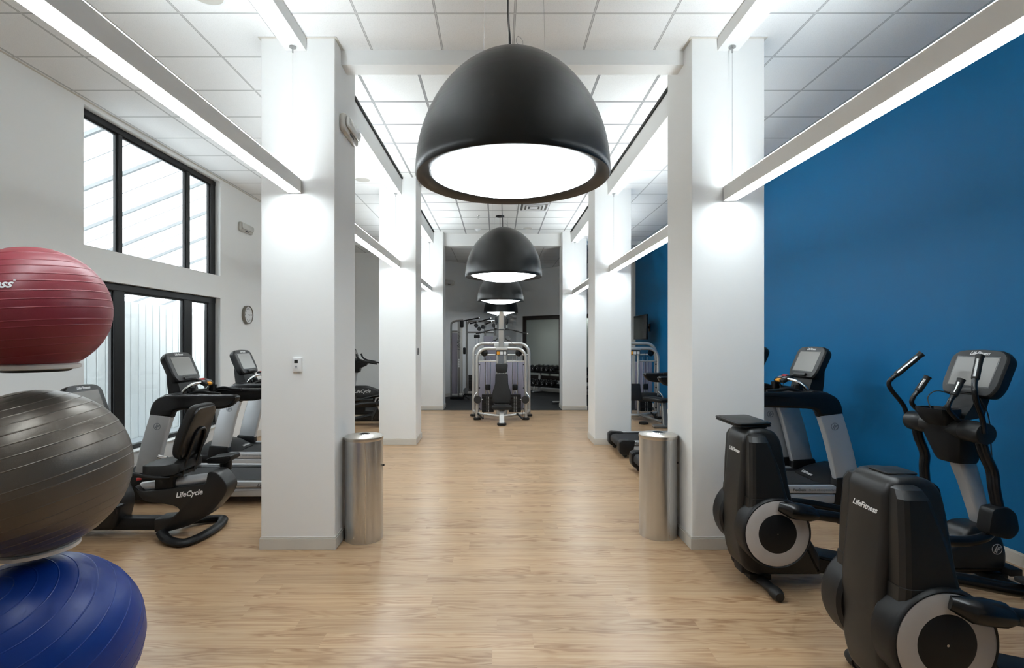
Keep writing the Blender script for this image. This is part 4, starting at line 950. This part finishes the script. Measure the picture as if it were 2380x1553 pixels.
for a, b in (((-.30, -.05, 2.29), (.16, -.16, 2.37)), ((.18, -.05, 2.27), (.50, -.16, 2.355)), ((-.1, -.08, 2.21), (.10, -.14, 2.25)), ((.36, -.05, 2.2), (.52, -.16, 2.25))):
    h_ = MB().tube([a, b], .019, 10).build('pull_up_grip', BLKM, r); MB().cyl(b, Vector(b)+(Vector(b)-Vector(a)).normalized()*.02, .021, 10, .003).build('grip_end', CHROME, h_)
for x, z in ((.08, 2.16), (.17, 2.06), (.28, 2.12), (.60, 2.16)):
    MB(Matrix.Translation((x, -.0, z))).lathe([(0, -.018), (.055, -.018), (.064, 0), (.055, .018), (0, .018)], 24, Matrix.Rotation(PI/2, 4, 'X')).build('pulley', BLKG, r)
m = MB(); m.prism(rrect(.17, .10, .02), 'xz', .0, .06, .008, M=Matrix.Translation((.10, 0, 1.84))); m.build('weight_carriage', BLK, r)
for x in (.05, .15): MB().cyl((x, .03, .2), (x, .03, 1.94), .009, 8).build('guide_rod', CHROME, r)
m = MB()
for i in range(18): m.b2((-.15, -.02, .24+i*.026), (.06, .10, .263+i*.026), .002, 1)
m.build('weight_stack', IRON, r)
m = MB(); m.b2((-.68, -.10, .02), (-.28, .10, .10), .015); m.b2((-.28, .03, .10), (.68, .09, .16), .01); m.tube([(-.35, -.05, .15), (-.12, -.3, .04)], .018, 8); m.build('base', BLK, r)
m = MB(); m.lathe([(0, -.02), (.075, -.02), (.085, 0), (.075, .02), (0, .02)], 24, Matrix.Translation((-.22, -.08, .26)) @ Matrix.Rotation(PI/2, 4, 'X') @ Matrix.Rotation(.6, 4, 'Y')); m.box((-.36, -.12, .14), (.12, .10, .10), .02); m.build('low_pulley', TUBED, r)
MB().b2((.30, .0, .3), (.66, .015, 1.85), .004).build('shroud_panel', LAV, r)

# ------------------------------------------------------------------ dumbbell rack, mirrors
ang = math.atan2(KV.y, KV.x)
pr = kr(1.98)-nr*.36
r = thing('dumbbell_rack', 'two tier dumbbell rack below the brown framed mirror in the back room', 'rack', (pr.x, pr.y, 0), ang)
LENR = 1.24
for z, y, dz in ((.70, .05, .04), (.26, -.10, .04)):
    MB(Matrix.Translation((0, y, z)) @ Matrix.Rotation(math.radians(14), 4, 'X')).box((0, 0, 0), (LENR*2, .30, .04), .008).build('shelf', BLK, r)
for x in (-.72, .72):
    m = MB(); m.loft([[(x+px, y+py, z) for px, py in rrect(.09, .06, .01, 1)] for y, z in ((.02, .06), (.08, .70))]); m.tube(sm([(x, -.26, .08), (x, -.24, .18), (x, -.14, .27), (x, .0, .28)], 5), .028, 10); m.build('leg', TUBE, r)
    MB().box((x, -.08, .035), (.10, .50, .05), .015).build('foot', TUBE, r)
def dumbbell(proto=None):
    if proto: return copy_tree(proto)
    d = thing('dumbbell', '', 'dumbbell', group='dumbbells on the rack')
    MB().cyl((0, -.075, 0), (0, .075, 0), .016, 12).build('handle', CHROME, d)
    for s in (-1, 1):
        h_ = MB().lathe([(0, 0), (.06, 0), (.072, .012), (.072, .062), (.06, .075), (0, .075)], 14, Matrix.Translation((0, s*.06, 0)) @ Matrix.Rotation(-s*PI/2, 4, 'X')).build('head', IRON, d)
        m = MB(); m.b2((-.022, s*.1355-.001, -.03), (.022, s*.1355+.001, -.018)); m.b2((-.02, s*.1355-.001, .01), (.012, s*.1355+.001, .03)); m.build('weight_mark', LOGO, h_)
    return d
MR = Matrix.Translation((pr.x, pr.y, 0)) @ Matrix.Rotation(ang, 4, 'Z')
dp = None
ords = ['first', 'second', 'third', 'fourth', 'fifth', 'sixth', 'seventh', 'eighth']
for row, z, y, x0, n in (('upper', .70, .05, -1.10, 6), ('lower', .26, -.13, -1.13, 7)):
    spots = [(x0+.185*i, '%s black dumbbell from the left on the %s shelf of the rack' % (ords[i], row)) for i in range(n)]+[(1.06, 'black dumbbell at the right end of the %s rack shelf, past the third right column' % row)]
    for x, lab in spots:
        d = dumbbell(dp)
        if dp is None: dp = d
        p = MR @ Vector((x, y, z+.098)); d.location = p; d.rotation_euler = (math.radians(14), 0, ang); d['label'] = lab
def mirror(label, t0, t1, z0, z1):
    a = kr((t0+t1)/2)-nr*.004; w = t1-t0
    r = thing('wall_mirror', label, 'mirror', (a.x, a.y, z0), ang); f = .135; h = z1-z0
    m = MB(); m.b2((-w/2, -.04, 0), (-w/2+f, 0, h), .006); m.b2((w/2-f, -.04, 0), (w/2, 0, h), .006); m.b2((-w/2+f, -.04, h-f), (w/2-f, 0, h), .006); m.b2((-w/2+f, -.04, 0), (w/2-f, 0, f), .006); m.build('frame', BROWN, r)
    MB().b2((-w/2+f-.005, -.012, f-.005), (w/2-f+.005, -.006, h-f+.005)).build('glass', MIRR, r)
mirror('tall dark brown framed mirror on the wall behind the dumbbells', .32, 1.98, .40, 2.56)
mirror('second dark brown framed mirror, a sliver right of the third right column', 2.55, 4.2, .40, 2.56)
r = thing('floor_scale', 'small grey step box on the dark rubber floor by the third right column', 'step box', (1.60, 13.9, 0), .1)
MB().b2((-.11, -.06, .0), (.11, .06, .05), .012).build('base', GREYP, r); MB().b2((-.10, -.055, .05), (.10, .055, .075), .008).build('top', TUBE, r)

# ------------------------------------------------------------------ television on the right
r = thing('television', 'black flat television mounted by the blue wall above the low multi gym', 'television', (3.64, 13.1, 2.06))
MB().b2((0, -.58, -.31), (.045, .58, .31), .008).build('case', BLKG, r); MB().b2((-.003, -.56, -.285), (.001, .56, .295)).build('screen', TVSCR, r)
m = MB(); m.b2((.04, .20, -.12), (.07, .5, .12), .004); m.b2((.06, .36, -.03), (.36, .42, .03), .004); m.b2((.355, .33, -.10), (.378, .5, .10), .004); m.build('bracket', BLK, r)

# ------------------------------------------------------------------ camera, world, view
cam = bpy.data.cameras.new('camera'); co = bpy.data.objects.new('camera', cam); C.objects.link(co)
co.location = (0, 0, H); co.rotation_euler = (PI/2, 0, 0)
cam.sensor_width = 36; cam.lens = 18.0; cam.shift_x = (1190-1156)/2380; cam.shift_y = (790-776.5)/2380; cam.clip_start = .05
sc = bpy.context.scene; sc.camera = co
w = bpy.data.worlds.new('world'); sc.world = w; w.use_nodes = True; nt = w.node_tree
bg = nt.nodes['Background']; bg.inputs[0].default_value = (.93, .97, 1, 1); bg.inputs[1].default_value = 4.3
sc.view_settings.view_transform = 'Standard'; sc.view_settings.look = 'None'; sc.view_settings.gamma = 1; sc.view_settings.use_curve_mapping = False
sc.view_settings.exposure = 0.80
sc.cycles.use_denoising = True; sc.cycles.use_light_tree = False
sc.cycles.max_bounces = 6; sc.cycles.adaptive_threshold = .08; sc.cycles.adaptive_min_samples = 16; sc.cycles.diffuse_bounces = 4; sc.cycles.glossy_bounces = 3; sc.cycles.transmission_bounces = 4; sc.cycles.transparent_max_bounces = 6
sc.cycles.sample_clamp_indirect = 8; sc.cycles.caustics_reflective = False; sc.cycles.caustics_refractive = False
